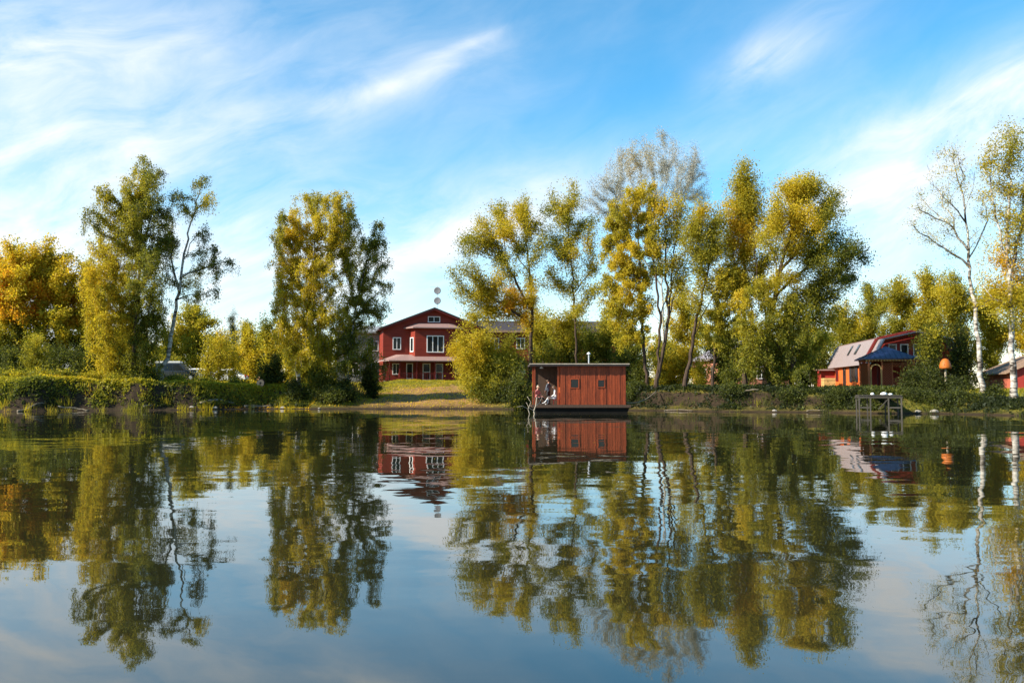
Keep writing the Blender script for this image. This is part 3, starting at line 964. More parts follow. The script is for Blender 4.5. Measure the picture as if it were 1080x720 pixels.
for i in range(4):
    a, b_ = np.array(cs[i]), np.array(cs[(i + 1) % 4]); t_ = np.array(ap)
    m = MB().add([a, b_, t_, a + (0, 0, .09), b_ + (0, 0, .09), t_ + (0, 0, .09)], [(0, 2, 1), (3, 4, 5), (0, 1, 4, 3), (1, 2, 5, 4), (2, 0, 3, 5)])
    rp = m.build('roof_panel', 'roof_blue', gb)
    m = MB()
    for j in range(1, 10):
        f = j / 10
        foot = a + (b_ - a) * f
        g_ = 1 - abs(2 * f - 1)
        mid = (a + b_) / 2
        tip = foot + (t_ - mid) * g_ 
        m.bar(foot + (0, 0, .1), tip + (0, 0, .1), .05, .04)
    m.build('roof_rib', 'roof_blue', rp)
# table and figure-free benches inside are hidden

# ---- brown-roofed shed at the right edge
SY = 70.0
shed = empty('plank_shed', (xat(1066, SY), SY, 1.55), R(-17))
tag(shed, 'low red plank shed with a brown sloping roof at the right edge', 'shed')
MB().prism([(0.02, -.5), (7, -.5), (7, 1.5), (3.5, 3.0), (0.02, 1.5)], 'y', .02, 12).build('wall', 'barn_red', shed)
for i in range(40):
    y = .02 + i * .3
    MB().box(-.012, .019, y + .006, y + .294, -.45, 1.42).build('plank', 'shed_red', shed)
for i in range(25):
    y = -.4 + i * .52
    MB().prism([(-.45, 1.32), (3.5, 3.02), (3.5, 3.1 + .02 * (i % 2)), (-.45, 1.4 + .02 * (i % 2))], 'y', y, y + .515).build('roof_board', 'roof_brown', shed)
MB().prism([(7.45, 1.32), (3.5, 3.02), (3.5, 3.12), (7.45, 1.42)], 'y', -.4, 12.5).build('roof_slope', 'roof_brown', shed)
window(shed, 4.2, .6, 1.0, .9, .02, 2, frame='wood_grey_shaded')

# ------------------------------------------------------------------ houseboat
BTY = 62.0
hb = empty('houseboat', (xat(563, BTY), BTY, 0.0), R(1.0))
tag(hb, 'flat roofed orange plank houseboat with an open porch, moored at the bank', 'houseboat')
X1 = xat(591, BTY) - xat(563, BTY); X2 = xat(660, BTY) - xat(563, BTY)
DK, RF, BD = .62, 3.42, 3.2
MB().prism([(-.1, .42), (.5, -.35), (X2 - .1, -.35), (X2 + .25, .42)], 'y', -.15, BD + .2).build('hull', 'hull_black', hb)
MB().box(-.15, X2 + .3, -.25, BD + .25, .425, .55).build('deck', 'plank_dark', hb)
MB().box(-.17, X2 + .32, -.30, -.252, .40, .60).build('rub_rail', 'plank_dark', hb)
MB().box(X1 + .06, X2 - .02, .06, BD, .552, RF - .12).build('cabin_core', 'plank_dark', hb)
# planks of the front wall, cut round the two windows
wins = [(xat(606, BTY) - xat(563, BTY), 2.08, .56, .60), (xat(634, BTY) - xat(563, BTY), 2.08, .46, .50)]
edges_ = [X1]
while edges_[-1] < X2 - .12:
    edges_.append(min(edges_[-1] + random.uniform(.15, .23), X2))
edges_[-1] = X2
for wx, wz, ww, wh in wins:
    edges_ = [e_ for e_ in edges_ if not (.001 < abs(e_ - (wx - ww / 2)) < .06 or .001 < abs(e_ - (wx + ww / 2)) < .06)] + [wx - ww / 2, wx + ww / 2]
edges_ = sorted(set(edges_))
for x, x2 in zip(edges_[:-1], edges_[1:]):
    segs = [(DK - .03, RF - .13)]
    for wx, wz, ww, wh in wins:
        if wx - ww / 2 < (x + x2) / 2 < wx + ww / 2:
            segs = [(DK - .03, wz - wh / 2), (wz + wh / 2, RF - .13)]
    for a, b_ in segs:
        MB().box(x + .006, x2 - .006, random.uniform(-.02, .02), .055, a, b_).build('plank', 'plank_orange', hb)
for wx, wz, ww, wh in wins:
    wn = window(hb, wx, wz, ww + .1, wh + .1, .0, 1, 1, frame='plank_orange', fw=.07, proud=.04)
for y in range(8):   # left end wall of the cabin, facing the porch
    MB().box(X1 - .0, X1 + .055, .06 + y * .39 + .005, .06 + (y + 1) * .39 - .005, .56, RF - .13).build('plank', 'plank_orange', hb)
for y in range(8):
    MB().box(X2 - .015, X2 + .03, .06 + y * .39 + .005, .06 + (y + 1) * .39 - .005, .56, RF - .13).build('plank', 'plank_orange', hb)
MB().box(.05, X1 - .005, BD - .08, BD, .56, RF - .13).build('porch_back_wall', 'plank_dark', hb)  # dark planks stand in for the shade inside the porch
MB().box(-.3, X2 + .2, -.35, BD + .3, RF - .118, RF).build('roof', 'roof_dark', hb)
MB().box(-.33, X2 + .23, -.39, -.352, RF - .02, RF + .05).build('roof_edge', 'wood_pale', hb)
for x, y in ((.06, .0), (.06, BD - .2), (X1 - .16, .0)):
    MB().box(x - .05, x + .05, y, y + .1, .56, RF - .122).build('porch_post', 'plank_orange', hb)
MB().box(X1 - .02, X1 - .001, 1.0, 1.75, .56, 2.6).build('cabin_door', 'barn_orange', hb)
m = MB(); m.tube([(.04, .05, 1.5), (.04, BD - .2, 1.5)], .025, 6); m.tube([(.04, .05, 1.05), (.04, BD - .2, 1.05)], .02, 6)
m.build('porch_rail', 'plank_dark', hb)
m = MB(); m.lathe([(.02, .12), (.05, .1), (.14, .0), (.12, -.02), (.03, -.02)], 10, (.55, .3, RF - .26)); m.build('porch_lamp', 'white_plastic', hb)
vx = xat(623, BTY) - xat(563, BTY)
m = MB(); m.tube([(vx, 1.2, RF - .02), (vx, 1.2, RF + .72)], .05, 8); m.build('vent_pipe', 'steel', hb)
m = MB(); m.lathe([(.03, 0), (.14, .04), (.12, .1), (.02, .18)], 10, (vx, 1.2, RF + .72)); m.build('vent_cap', 'white_plastic', hb)

# mooring rope from the houseboat to the bank
p0 = np.array((xat(661, BTY), BTY + .2, .75)); p1 = np.array((xat(692, 70.5), 70.5, gz(xat(692, 70.5), 70.5) + .5))
pts = [p0 + (p1 - p0) * f + np.array((0, 0, -.55 * 4 * f * (1 - f) * .6)) for f in np.linspace(0, 1, 14)]
m = MB(); m.tube(pts, .035, 6)
tag(m.build('mooring_rope', 'rope_fibre', None, True), 'thick sagging mooring rope from the houseboat to the bank tree', 'rope')

# bare bleached branches standing in the water at the porch end
def branch_thing(name, label, cat, pts, r, mat, forks=(), group=None):
    m = MB(); rr = np.linspace(r, r * .45, len(pts)); m.tube(pts, rr, 7)
    for fk in forks:
        m.tube(fk, np.linspace(r * .6, r * .2, len(fk)), 5)
    c = np.array(pts[0]); m.v = [tuple(np.array(v) - c) for v in m.v]
    o = m.build(name, mat, None, True); o.location = tuple(c)
    return tag(o, label, cat, group)
def wpx(px, py, Y, dz=0):
    p = at(px, py, Y); p[2] += dz
    return p
B = 60.8
branch_thing('driftwood', 'bleached forked branch rising from the water by the porch corner', 'driftwood',
             [wpx(566, 441, B, -.3), wpx(563, 433, B), wpx(565, 428, B), wpx(566, 419, B)], .055, 'wood_pale',
             [[wpx(563, 433, B), wpx(558, 430, B - .2), wpx(555, 424, B - .3)], [wpx(565, 428, B), wpx(569, 425, B + .1), wpx(572, 418, B + .2)]])
branch_thing('driftwood', 'thin bleached branch left of the forked one at the porch', 'driftwood',
             [wpx(561, 440, B - .4, -.3), wpx(557, 431, B - .4), wpx(560, 424, B - .4), wpx(556, 418, B - .6)], .035, 'wood_pale',
             [[wpx(557, 431, B - .4), wpx(551, 428, B - .6), wpx(545, 429, B - .8)]])

# chairs, table and people on the porch
def person(name, label, joints, edges, rad, head, face, hair_mat, cloth, skin_parts=(), lean=(0, 0, 1), rz=0, loc=(0, 0, 0), trousers=None, hat=None):
    me = bpy.data.meshes.new('body')
    names = list(joints)
    me.from_pydata([joints[n] for n in names], [(names.index(a), names.index(b_)) for a, b_ in edges], [])
    o = bpy.data.objects.new('tmp', me); C.objects.link(o)
    sk = o.modifiers.new('s', 'SKIN'); sb = o.modifiers.new('b', 'SUBSURF'); sb.levels = 2; sb.render_levels = 2
    for i, n in enumerate(names):
        r_ = rad[n] if isinstance(rad[n], tuple) else (rad[n], rad[n])
        me.skin_vertices[0].data[i].radius = r_
        me.skin_vertices[0].data[i].use_root = (n == 'pelvis')
    dg = bpy.context.evaluated_depsgraph_get()
    ev = bpy.data.meshes.new_from_object(o.evaluated_get(dg))
    bpy.data.objects.remove(o)
    ev.materials.clear(); ev.materials.append(MATS['skin']); ev.materials.append(MATS[cloth]); ev.materials.append(MATS[trousers or cloth])
    vs = np.array([v.co for v in ev.vertices])
    hands = [np.array(joints[n]) for n in names if n.startswith(('wrist', 'hand', 'finger', 'thumb'))]
    neck = np.array(joints['neck']); pel = np.array(joints['pelvis'])
    for p in ev.polygons:
        c = vs[list(p.vertices)].mean(0)
        p.use_smooth = True
        if c[2] > neck[2] + .02 or any(np.linalg.norm(c - h) < .075 for h in hands):
            p.material_index = 0
        elif c[2] < pel[2] + .06:
            p.material_index = 2
        else:
            p.material_index = 1
    root = empty(name, loc, rz)
    body = link('body', ev, root)
    h = np.array(head)
    f = np.array(face); f = f / np.linalg.norm(f); sd = np.cross(f, (0, 0, 1)); sd /= np.linalg.norm(sd)
    m = MB()
    n = 12
    rings = []
    for j in range(1, 9):
        ph = math.pi * j / 9
        rings.append((math.sin(ph), math.cos(ph)))
    vs_, fs = [], []
    for s_, c_ in rings:
        for i in range(n):
            a = 2 * math.pi * i / n
            fx, sx2 = math.cos(a), math.sin(a)
            v = h + np.array((0, 0, .125)) * c_ + (f * (fx * (.105 if fx < 0 else .10)) + sd * sx2 * .085) * s_ * (1 - .18 * max(0, -c_))
            vs_.append(v)
    for j in range(7):
        for i in range(n):
            fs.append((j * n + i, j * n + (i + 1) % n, (j + 1) * n + (i + 1) % n, (j + 1) * n + i))
    fs += [tuple(range(n))[::-1], tuple(range(7 * n, 8 * n))]
    m.add(vs_, fs)
    m.bar(h + f * .09 + np.array((0, 0, .01)), h + f * .125 + np.array((0, 0, -.03)), .03)
    for s_ in (-1, 1):
        m.bar(h + sd * s_ * .085 + np.array((0, 0, .02)), h + sd * s_ * .1 + np.array((0, 0, -.03)), .04, .025)
    hd = m.build('head', 'skin', root, True)
    m = MB()
    for s_ in (-1, 1):
        m.bar(h + f * .088 + sd * s_ * .035 + np.array((0, 0, .012)), h + f * .098 + sd * s_ * .035 + np.array((0, 0, .012)), .022, .012)
    m.bar(h + f * .082 - sd * .025 + np.array((0, 0, -.06)), h + f * .082 + sd * .025 + np.array((0, 0, -.06)), .012, .012)
    m.build('face_features', 'hair_brown', hd)
    m = MB(); vs_, fs = [], []
    for j, (s_, c_) in enumerate(rings[:6]):
        for i in range(n):
            a = 2 * math.pi * i / n
            fx, sx2 = math.cos(a), math.sin(a)
            cut = .62 if fx > .3 else -1
            cc = max(c_, cut); ss = math.sqrt(max(0, 1 - cc * cc))
            vs_.append(h + np.array((0, 0, .14)) * cc + (f * fx * .113 + sd * sx2 * .098) * ss - f * .008)
    for j in range(5):
        for i in range(n):
            fs.append((j * n + i, j * n + (i + 1) % n, (j + 1) * n + (i + 1) % n, (j + 1) * n + i))
    fs.append(tuple(range(n))[::-1])
    m.add(vs_, fs)
    m.build('hat' if hat else 'hair', hat or hair_mat, root, True)
    tag(root, label, 'person')
    return root
E_BODY = [('pelvis', 'belly'), ('belly', 'chest'), ('chest', 'neck'), ('neck', 'head0')]
for s_ in 'lr':
    E_BODY += [('chest', 'sho' + s_), ('sho' + s_, 'elb' + s_), ('elb' + s_, 'wrist' + s_), ('wrist' + s_, 'hand' + s_),
               ('pelvis', 'hip' + s_), ('hip' + s_, 'knee' + s_), ('knee' + s_, 'ank' + s_), ('ank' + s_, 'toe' + s_)]
    for i in range(4):
        E_BODY.append(('hand' + s_, f'finger{i}{s_}'))
    E_BODY.append(('wrist' + s_, 'thumb' + s_))
RAD = {'pelvis': (.15, .12), 'belly': (.14, .11), 'chest': (.16, .115), 'neck': .055, 'head0': .06}
for s_ in 'lr':
    RAD.update({'sho' + s_: .065, 'elb' + s_: .045, 'wrist' + s_: .03, 'hand' + s_: (.035, .02), 'hip' + s_: .095, 'knee' + s_: .062, 'ank' + s_: .042, 'toe' + s_: (.04, .028), 'thumb' + s_: .010})
    for i in range(4):
        RAD[f'finger{i}{s_}'] = .009
def pose(sit, arms):
    """facing +x; returns joints"""
    J = {}
    pz = .50 if sit else .95
    J['pelvis'] = (0, 0, pz); J['belly'] = (.0, 0, pz + .22); J['chest'] = (.03 if sit else .0, 0, pz + .42); J['neck'] = (.05 if sit else 0, 0, pz + .58); J['head0'] = (.07 if sit else .01, 0, pz + .68)
    for s_, sg in (('l', 1), ('r', -1)):
        J['hip' + s_] = (.03, sg * .1, pz - .03)
        if sit:
            ext = .06 if sg > 0 else 0
            J['knee' + s_] = (.45, sg * .12, .53 + ext); J['ank' + s_] = (.55 + ext * 3.5, sg * .12, .09 + ext * 1.5); J['toe' + s_] = (.73 + ext * 3.5, sg * .13, .05 + ext * 1.5)
        else:
            J['knee' + s_] = (.03, sg * .11, .50); J['ank' + s_] = (-.02, sg * .12, .08); J['toe' + s_] = (.16, sg * .13, .035)
        J['sho' + s_] = (J['chest'][0], sg * .19, pz + .48)
        e, w = arms
        J['elb' + s_] = (e[0], sg * e[1], pz + e[2]); J['wrist' + s_] = (w[0], sg * w[1], pz + w[2])
        d = np.array(J['wrist' + s_]) - np.array(J['elb' + s_]); d /= np.linalg.norm(d)
        hnd = np.array(J['wrist' + s_]) + d * .07; J['hand' + s_] = tuple(hnd)
        sd_ = np.cross(d, (0, 0, 1)) if abs(d[2]) < .9 else np.array((0, 1.0, 0))
        sd_ /= np.linalg.norm(sd_)
        for i, L in enumerate((.075, .085, .08, .06)):
            J[f'finger{i}{s_}'] = tuple(hnd + d * L + sd_ * (i - 1.5) * .022 + np.array((0, 0, -.02)))
        J['thumb' + s_] = tuple(np.array(J['wrist' + s_]) + d * .06 + sd_ * -.055)
    return J
dk = .552
def hbp(x, y, z=0):
    return on(hb, (x, y, z))
J = pose(True, ((.08, .24, .22), (.33, .16, .10)))
q = hbp(xat(587, BTY) - xat(563, BTY) - .05, .62, dk)
person('person', 'person in white clothes sitting at the houseboat porch front', J, E_BODY, RAD, (.10, 0, 1.28), (1, 0, -.12), 'hair_fair', 'cloth_white', rz=math.pi, loc=q)
def chair(label, loc, rz, mat):
    t = empty('porch_chair', loc, rz)
    tag(t, label, 'chair')
    MB().box(-.22, .22, -.22, .22, .36, .40).build('seat', mat, t)
    for a in (-1, 1):
        for b_ in (-1, 1):
            MB().box(a * .19 - .02, a * .19 + .02, b_ * .19 - .02, b_ * .19 + .02, 0, .36).build('leg', mat, t)
    MB().box(-.24, -.20, -.22, .22, .40, .88).build('backrest', mat, t)
    return t
chair('dark red porch chair under the person in white', hbp(xat(587, BTY) - xat(563, BTY) + .02, .62, dk), math.pi, 'trim_red')
J = pose(False, ((.05, .25, .22), (.18, .2, .02)))
person('person', 'person in a slate top standing at the back of the porch', J, E_BODY, RAD, (.03, 0, 1.75), (.8, -.6, -.1), 'hair_brown', 'cloth_slate', rz=math.pi * .8, loc=hbp(1.15, 2.0, dk), trousers='cloth_black')
J = pose(True, ((.1, .25, .2), (.34, .14, .2)))
person('person', 'person in a pink top and pale hat seated behind the porch table', J, E_BODY, RAD, (.10, 0, 1.28), (1, 0, -.1), 'hair_brown', 'cloth_pink', rz=-.9, loc=hbp(.32, 1.9, dk), trousers='cloth_black', hat='wood_pale')
chair('dark wooden porch chair under the person in pink', hbp(.32, 1.9, dk), -.9, 'plank_dark')
tb = empty('porch_table', hbp(.62, 1.0, dk))
tag(tb, 'small square wooden table on the houseboat porch', 'table')
MB().box(-.36, .36, -.36, .36, .68, .73).build('table_top', 'plank_dark', tb)
for a in (-1, 1):
    for b_ in (-1, 1):
        MB().box(a * .31 - .025, a * .31 + .025, b_ * .31 - .025, b_ * .31 + .025, 0, .68).build('leg', 'plank_dark', tb)

# ------------------------------------------------------------------ dock
DY = 59.5
dx0, dx1 = xat(906, DY), xat(949, DY)
dk_ = empty('wooden_dock', ((dx0 + dx1) / 2, DY, 0.0), R(-12))
tag(dk_, 'grey plank dock on tall legs standing in the water', 'dock')
hwid = (dx1 - dx0) / 2
for i in range(13):
    x = -hwid + 2 * hwid * i / 13
    MB().box(x + .012, x + 2 * hwid / 13 - .012, -.05, 1.2, 1.24, 1.285).build('deck_board', 'wood_grey_shaded', dk_)
for y in (.05, 1.05):
    MB().box(-hwid - .05, hwid + .05, y - .05, y + .05, 1.08, 1.236).build('beam', 'wood_grey_shaded', dk_)
legs = (-hwid + .04, -hwid + .75, hwid - .85, hwid - .04)
for x in legs:
    for y in (0.0, 1.1):
        MB().box(x - .04, x + .04, y - .04, y + .04, -1.5, 1.075).build('leg', 'wood_grey_shaded', dk_)
MB().box(legs[0] + .05, legs[1] - .05, -.03, .03, .40, .50).build('cross_rail', 'wood_grey_shaded', dk_)
MB().box(legs[2] + .05, legs[3] - .05, -.03, .03, .40, .50).build('cross_rail', 'wood_grey_shaded', dk_)
m = MB(); m.bar((legs[2] - .65, -.02, .35), (legs[2] - .06, -.02, .98), .05); m.build('brace', 'wood_grey_shaded', dk_)
MB().box(hwid * .1, hwid * .8, 1.2, 4.5, 1.17, 1.236).build('gangway', 'wood_grey_shaded', dk_)
def sack(label, px, w, d, h, seed, name='white_sack'):
    rng = np.random.RandomState(seed)
    m = MB(); n = 14
    prof = [(.75, 0), (1, .25), (.95, .55), (.7, .85), (.3, 1.0)]
    vs, fs = [], []
    for r, z in prof:
        for i in range(n):
            a = 2 * math.pi * i / n; q = r * (1 + rng.uniform(-.16, .16))
            vs.append((w / 2 * q * math.cos(a), d / 2 * q * math.sin(a), h * z * (1 + rng.uniform(-.05, .05) * (z > 0))))
    for j in range(len(prof) - 1):
        for i in range(n):
            fs.append((j * n + i, j * n + (i + 1) % n, (j + 1) * n + (i + 1) % n, (j + 1) * n + i))
    fs += [tuple(range(n))[::-1], tuple(range(len(vs) - n, len(vs)))]
    m.add(vs, fs)
    o = m.build(name, 'white_plastic', None, True)
    X = xat(px, DY + .6)
    o.location = (X, DY + .6, 1.287); o.rotation_euler = (0, 0, 0)
    return tag(o, label, 'sack')
sack('small round white sack on the left of the dock', 919.5, .24, .26, .16, 3)
sack('larger crumpled white sack in the middle of the dock', 931.5, .45, .36, .19, 4)
sack('low flat white sack on the right of the dock', 938.5, .28, .26, .12, 5)

# orange domed garden ornament on a pale post
oy = 66.0
ox = xat(997, oy)
orn = empty('garden_mushroom', (ox, oy, gz(ox, oy)))
tag(orn, 'orange domed garden mushroom ornament on a pale post, beside the cottage', 'garden ornament')
zt = at(997, 389, oy)[2] - gz(ox, oy)
m = MB(); m.lathe([(.10, -.1), (.08, .4), (.07, zt - .1), (.09, zt + .1)], 10); m.build('stalk', 'wood_pale', orn, True)
m = MB(); m.lathe([(.05, zt + .05), (.30, zt + .02), (.40, zt + .02), (.42, zt + .10), (.39, zt + .34), (.31, zt + .56), (.2, zt + .72), (.06, zt + .78)], 18); m.build('cap', 'orange_paint', orn, True)

# sawn log rounds on the left bank
def log_round(label, px, py, Y, r, rz):
    x = xat(px, Y); z = gz(x, Y)
    t = empty('log_round', (x, Y, z), rz)
    tag(t, label, 'log', 'sawn logs on the left bank')
    n = 18; m = MB()
    vs, fs = [], []
    for yy in (-.0, .5):
        for i in range(n):
            a = 2 * math.pi * i / n; q = r * (1 + .05 * math.sin(3 * a + px))
            vs.append((q * math.cos(a), yy, r * .95 + q * math.sin(a)))
    for i in range(n):
        fs.append((i, (i + 1) % n, (i + 1) % n + n, i + n))
    fs.append(tuple(range(n, 2 * n))); fs.append(tuple(range(n))[::-1])
    m.add(vs, fs); m.build('log_bark', 'bark_dark', t)
    m = MB(); m.add([(q * .93 * math.cos(a), -.012, r * .95 + q * .93 * math.sin(a)) for a, q in [(2 * math.pi * i / n, r * (1 + .05 * math.sin(3 * 2 * math.pi * i / n + px))) for i in range(n)]] +
                    [(q * .93 * math.cos(a), -.001, r * .95 + q * .93 * math.sin(a)) for a, q in [(2 * math.pi * i / n, r * (1 + .05 * math.sin(3 * 2 * math.pi * i / n + px))) for i in range(n)]],
                    [tuple(range(n))] + [(i, (i + 1) % n, (i + 1) % n + n, i + n) for i in range(n)])
    cf = m.build('cut_face', 'wood_cut', t)
    m = MB(); m.lathe([(r * .3, 0), (r * .3, .012)], 10)
    m.v = [(v[0], -.013 - v[2], r * .95 + v[1]) for v in m.v]
    m.build('heartwood', 'plank_dark', cf)
log_round('sawn log round facing the water low on the left bank', 275, 409, 77.6, .34, .1)
log_round('sawn log round higher up the bank below the dark shrub', 274, 397, 82.0, .36, -.2)

# ------------------------------------------------------------------ cars
def car(label, px, Y, rz, paint, suv):
    x = xat(px, Y); root = empty('parked_car', (x, Y, gz(x, Y)), rz)
    tag(root, label, 'car', 'cars parked behind the left bank')
    hgt = 1.78 if suv else 1.5
    bt = .98 if suv else .88
    lo = [(-2.25, .35), (-2.28, .62), (-2.2, bt - .03), (-1.4 if not suv else -2.15, bt + .02), (1.0, bt), (1.95, bt - .12), (2.2, bt - .28), (2.25, .45), (2.15, .3), (1.85, .3), (1.72, .55), (1.4, .68), (1.08, .55), (.95, .28), (-.95, .28), (-1.08, .55), (-1.4, .68), (-1.72, .55), (-1.85, .32)]
    MB().prism(lo, 'y', -.85, .85).build('body', paint, root, bevel=.05)
    if suv:
        up = [(-2.12, bt), (-1.98, hgt - .1), (-1.7, hgt), (.15, hgt), (.4, hgt - .06), (1.1, bt)]
    else:
        up = [(-1.75, bt), (-1.05, hgt - .08), (-.8, hgt), (.15, hgt), (.35, hgt - .05), (1.15, bt)]
    def taper(v): 
        f = (v[2] - bt) / (hgt - bt)
        return (v[0], v[1] * (1 - .16 * max(0, f)), v[2])
    m = MB().prism(up, 'y', -.80, .80); m.v = [taper(v) for v in m.v]
    m.build('cabin', paint if not suv else 'car_dark', root)
    x0 = up[0][0] + .35; x1 = up[-1][0] - .3
    for s_ in (-1, 1):
        for a, b_ in ((x0, -.45), (-.37, x1 - .05)):
            za, zb = bt + .05, hgt - .13
            ya, yb = .806 * s_, s_ * (.80 * (1 - .16 * (zb - bt) / (hgt - bt)) + .006)
            ia = .35 if a == x0 else 0; ib = .55 if b_ != -.45 else 0
            vs = [(a, ya, za), (b_, ya, za), (b_ - ib, yb, zb), (a + ia, yb, zb)]
            vs += [(v[0], v[1] + .008 * s_, v[2]) for v in vs]
            MB().add(vs, [(0, 1, 2, 3), (4, 5, 6, 7), (0, 1, 5, 4), (1, 2, 6, 5), (2, 3, 7, 6), (3, 0, 4, 7)]).build('side_window', 'glass', root)
        MB().box(2.12, 2.235, s_ * .62 - .18, s_ * .62 + .18, .58, .74).build('headlight', 'white_plastic', root)
        MB().box(-2.3, -2.2, s_ * .66 - .12, s_ * .66 + .12, .62, .9).build('tail_light', 'lamp_red', root)
        MB().box(.75, .95, s_ * .86 - .02, s_ * .86 + .18 * s_ if s_ > 0 else s_ * .86 + .02, bt + .02, bt + .16).build('mirror', paint, root) if s_ > 0 else MB().box(.75, .95, -1.04, -.84, bt + .02, bt + .16).build('mirror', paint, root)
        for wx in (-1.4, 1.4):
            m = MB(); m.lathe([(.2, -.1), (.31, -.1), (.33, -.06), (.33, .06), (.31, .1), (.2, .1)], 18)
            m.v = [(v[0] + wx, v[2] + s_ * .78, v[1] + .33) for v in m.v]
            w_ = m.build('wheel', 'tyre_rubber', root)
            m = MB(); m.lathe([(.19, -.09), (.2, .0), (.17, .105), (.05, .11)], 12)
            m.v = [(v[0] + wx, v[2] * s_ + s_ * .78, v[1] + .33) for v in m.v]
            m.build('rim', 'steel', w_)
    if suv:
        m = MB()
        m.box(-2.1, .3, -.66, .66, hgt + .02, hgt + .2); m.box(-1.7, -1.6, -.6, .6, hgt - .02, hgt + .02); m.box(0, .1, -.6, .6, hgt - .02, hgt + .02)
        m.build('roof_tray', 'white_paint', root)
    return root
car('dark car with a white roof tray parked by the leaning birch', 188, 90, R(8), 'car_dark', True)
car('white car parked in the middle of the three cars', 214, 93, R(5), 'car_white', False)
car('white car parked furthest right beside the yellow bushes', 237, 91, R(184), 'car_white', False)

# ------------------------------------------------------------------ logs, stones and debris at the waterline
def shore_log(label, px0, px1, r, off=.3, mat='bark_pale', group='logs along the waterline', bend=.3, rise=.0):
    rng = np.random.RandomState(int(px0 * 7))
    xa = xat(px0, 72); xb = xat(px1, 72)
    ya, yb = float(shore(xa)) - off, float(shore(xb)) - off
    Ya = float(shore(xat(px0, ya))) - off; Yb = float(shore(xat(px1, yb))) - off
    xa, xb = xat(px0, Ya), xat(px1, Yb)
    pts = []
    for f in np.linspace(0, 1, 9):
        x = xa + (xb - xa) * f; y = Ya + (Yb - Ya) * f + math.sin(f * 3.1) * bend
        z = max(gz(x, y) + r * .5, .02 + r * .3) + rise * f
        pts.append((x, y, z + rng.uniform(-.03, .03)))
    fk = []
    for f in ():
        p = np.array(pts[f]); fk.append([p, p + np.array((rng.uniform(-.4, .4), -.2, .25)), p + np.array((rng.uniform(-.7, .7), -.3, .55))])
    return branch_thing('shore_log', label, 'log', pts, r, mat, fk, group)
shore_log('long pale log lying at the waterline below the weeping birch', 62, 95, .10)
shore_log('thick pale log on the muddy shore below the dark car', 212, 248, .14, off=-.8)
shore_log('slanting pale branch at the foot of the leaning birch', 152, 174, .09, off=-.3, rise=-.3)
shore_log('reddish log on the leaf strewn shore below the log rounds', 258, 292, .13, off=-.6)
shore_log('dark log half in the water left of the pale logs', 20, 48, .09)
shore_log('pale curved branch on the dark bank below the big willow', 775, 800, .07, off=-2.0, rise=.3)
shore_log('thin pale branch at the waterline right of the houseboat', 700, 730, .06, off=.1)
shore_log('short stick at the waterline left of the dock', 850, 872, .05, off=.1)

def stone_at(px, off, s, seed, label):
    rng = np.random.RandomState(seed)
    X = xat(px, 70); Yv = float(shore(X)); X = xat(px, Yv); Yv = float(shore(X)) + off
    m = MB(); n = 8; prof = [(.6, -.3), (1, 0), (.9, .4), (.5, .7), (.15, .8)]
    vs, fs = [], []
    for r, z in prof:
        for i in range(n):
            a = 2 * math.pi * i / n; q = r * (1 + rng.uniform(-.2, .2))
            vs.append((s * q * math.cos(a) * 1.3, s * q * math.sin(a), s * z * (1 + rng.uniform(-.1, .1))))
    for j in range(4):
        for i in range(n):
            fs.append((j * n + i, j * n + (i + 1) % n, (j + 1) * n + (i + 1) % n, (j + 1) * n + i))
    fs += [tuple(range(n))[::-1], tuple(range(4 * n, 5 * n))]
    m.add(vs, fs); o = m.build('shore_stone', 'stone', None)
    o.location = (X, Yv, gz(X, Yv) + s * .05)
    return tag(o, label, 'stone', 'small stones along the shore')
for i, (px, off, s, lab) in enumerate([(205, .4, .16, 'brown stone on the shore right of the leaning birch foot'), (232, .2, .2, 'larger brown stone at the waterline below the white cars'), (268, .3, .14, 'small brown stone at the waterline under the lower log round'),
        (298, .2, .17, 'brown stone on the shore left of the golden birch foot'), (338, .2, .1, 'small stone on the sand below the birch pair'), (1052, .3, .18, 'brown stone on the shore left of the white birch trunk'), (1079, .5, .22, 'brown stone at the right edge beside the white birch trunk'),
        (820, .3, .14, 'dark stone at the waterline below the great willow')]):
    stone_at(px, off, s, i + 3, lab)
# ------------------------------------------------------------------ trees in view, left to right
T = make_tree
# far autumn trees on the left
gA = 'autumn trees at the left edge'
T('autumn_tree', 'golden orange tree furthest left behind the bank', 'tree', (-25, 398), 98, [(-25, 340), (-22, 290)],
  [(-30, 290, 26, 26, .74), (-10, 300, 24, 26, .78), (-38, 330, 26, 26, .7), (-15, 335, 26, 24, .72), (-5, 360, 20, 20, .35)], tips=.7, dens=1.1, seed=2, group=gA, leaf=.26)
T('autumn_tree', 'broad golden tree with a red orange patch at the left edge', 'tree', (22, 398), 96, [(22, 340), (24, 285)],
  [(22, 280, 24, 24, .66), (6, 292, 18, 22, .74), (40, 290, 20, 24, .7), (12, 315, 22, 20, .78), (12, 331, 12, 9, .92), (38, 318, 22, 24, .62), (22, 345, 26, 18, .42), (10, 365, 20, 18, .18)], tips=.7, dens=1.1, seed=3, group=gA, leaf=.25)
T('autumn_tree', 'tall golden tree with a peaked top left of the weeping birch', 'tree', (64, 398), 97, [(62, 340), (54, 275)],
  [(52, 262, 9, 12, .66), (50, 282, 18, 18, .7), (72, 288, 18, 20, .68), (60, 312, 24, 22, .7), (80, 318, 16, 22, .72), (62, 342, 24, 18, .55), (68, 368, 22, 18, .2)], tips=.7, dens=1.1, seed=4, group=gA, leaf=.25)
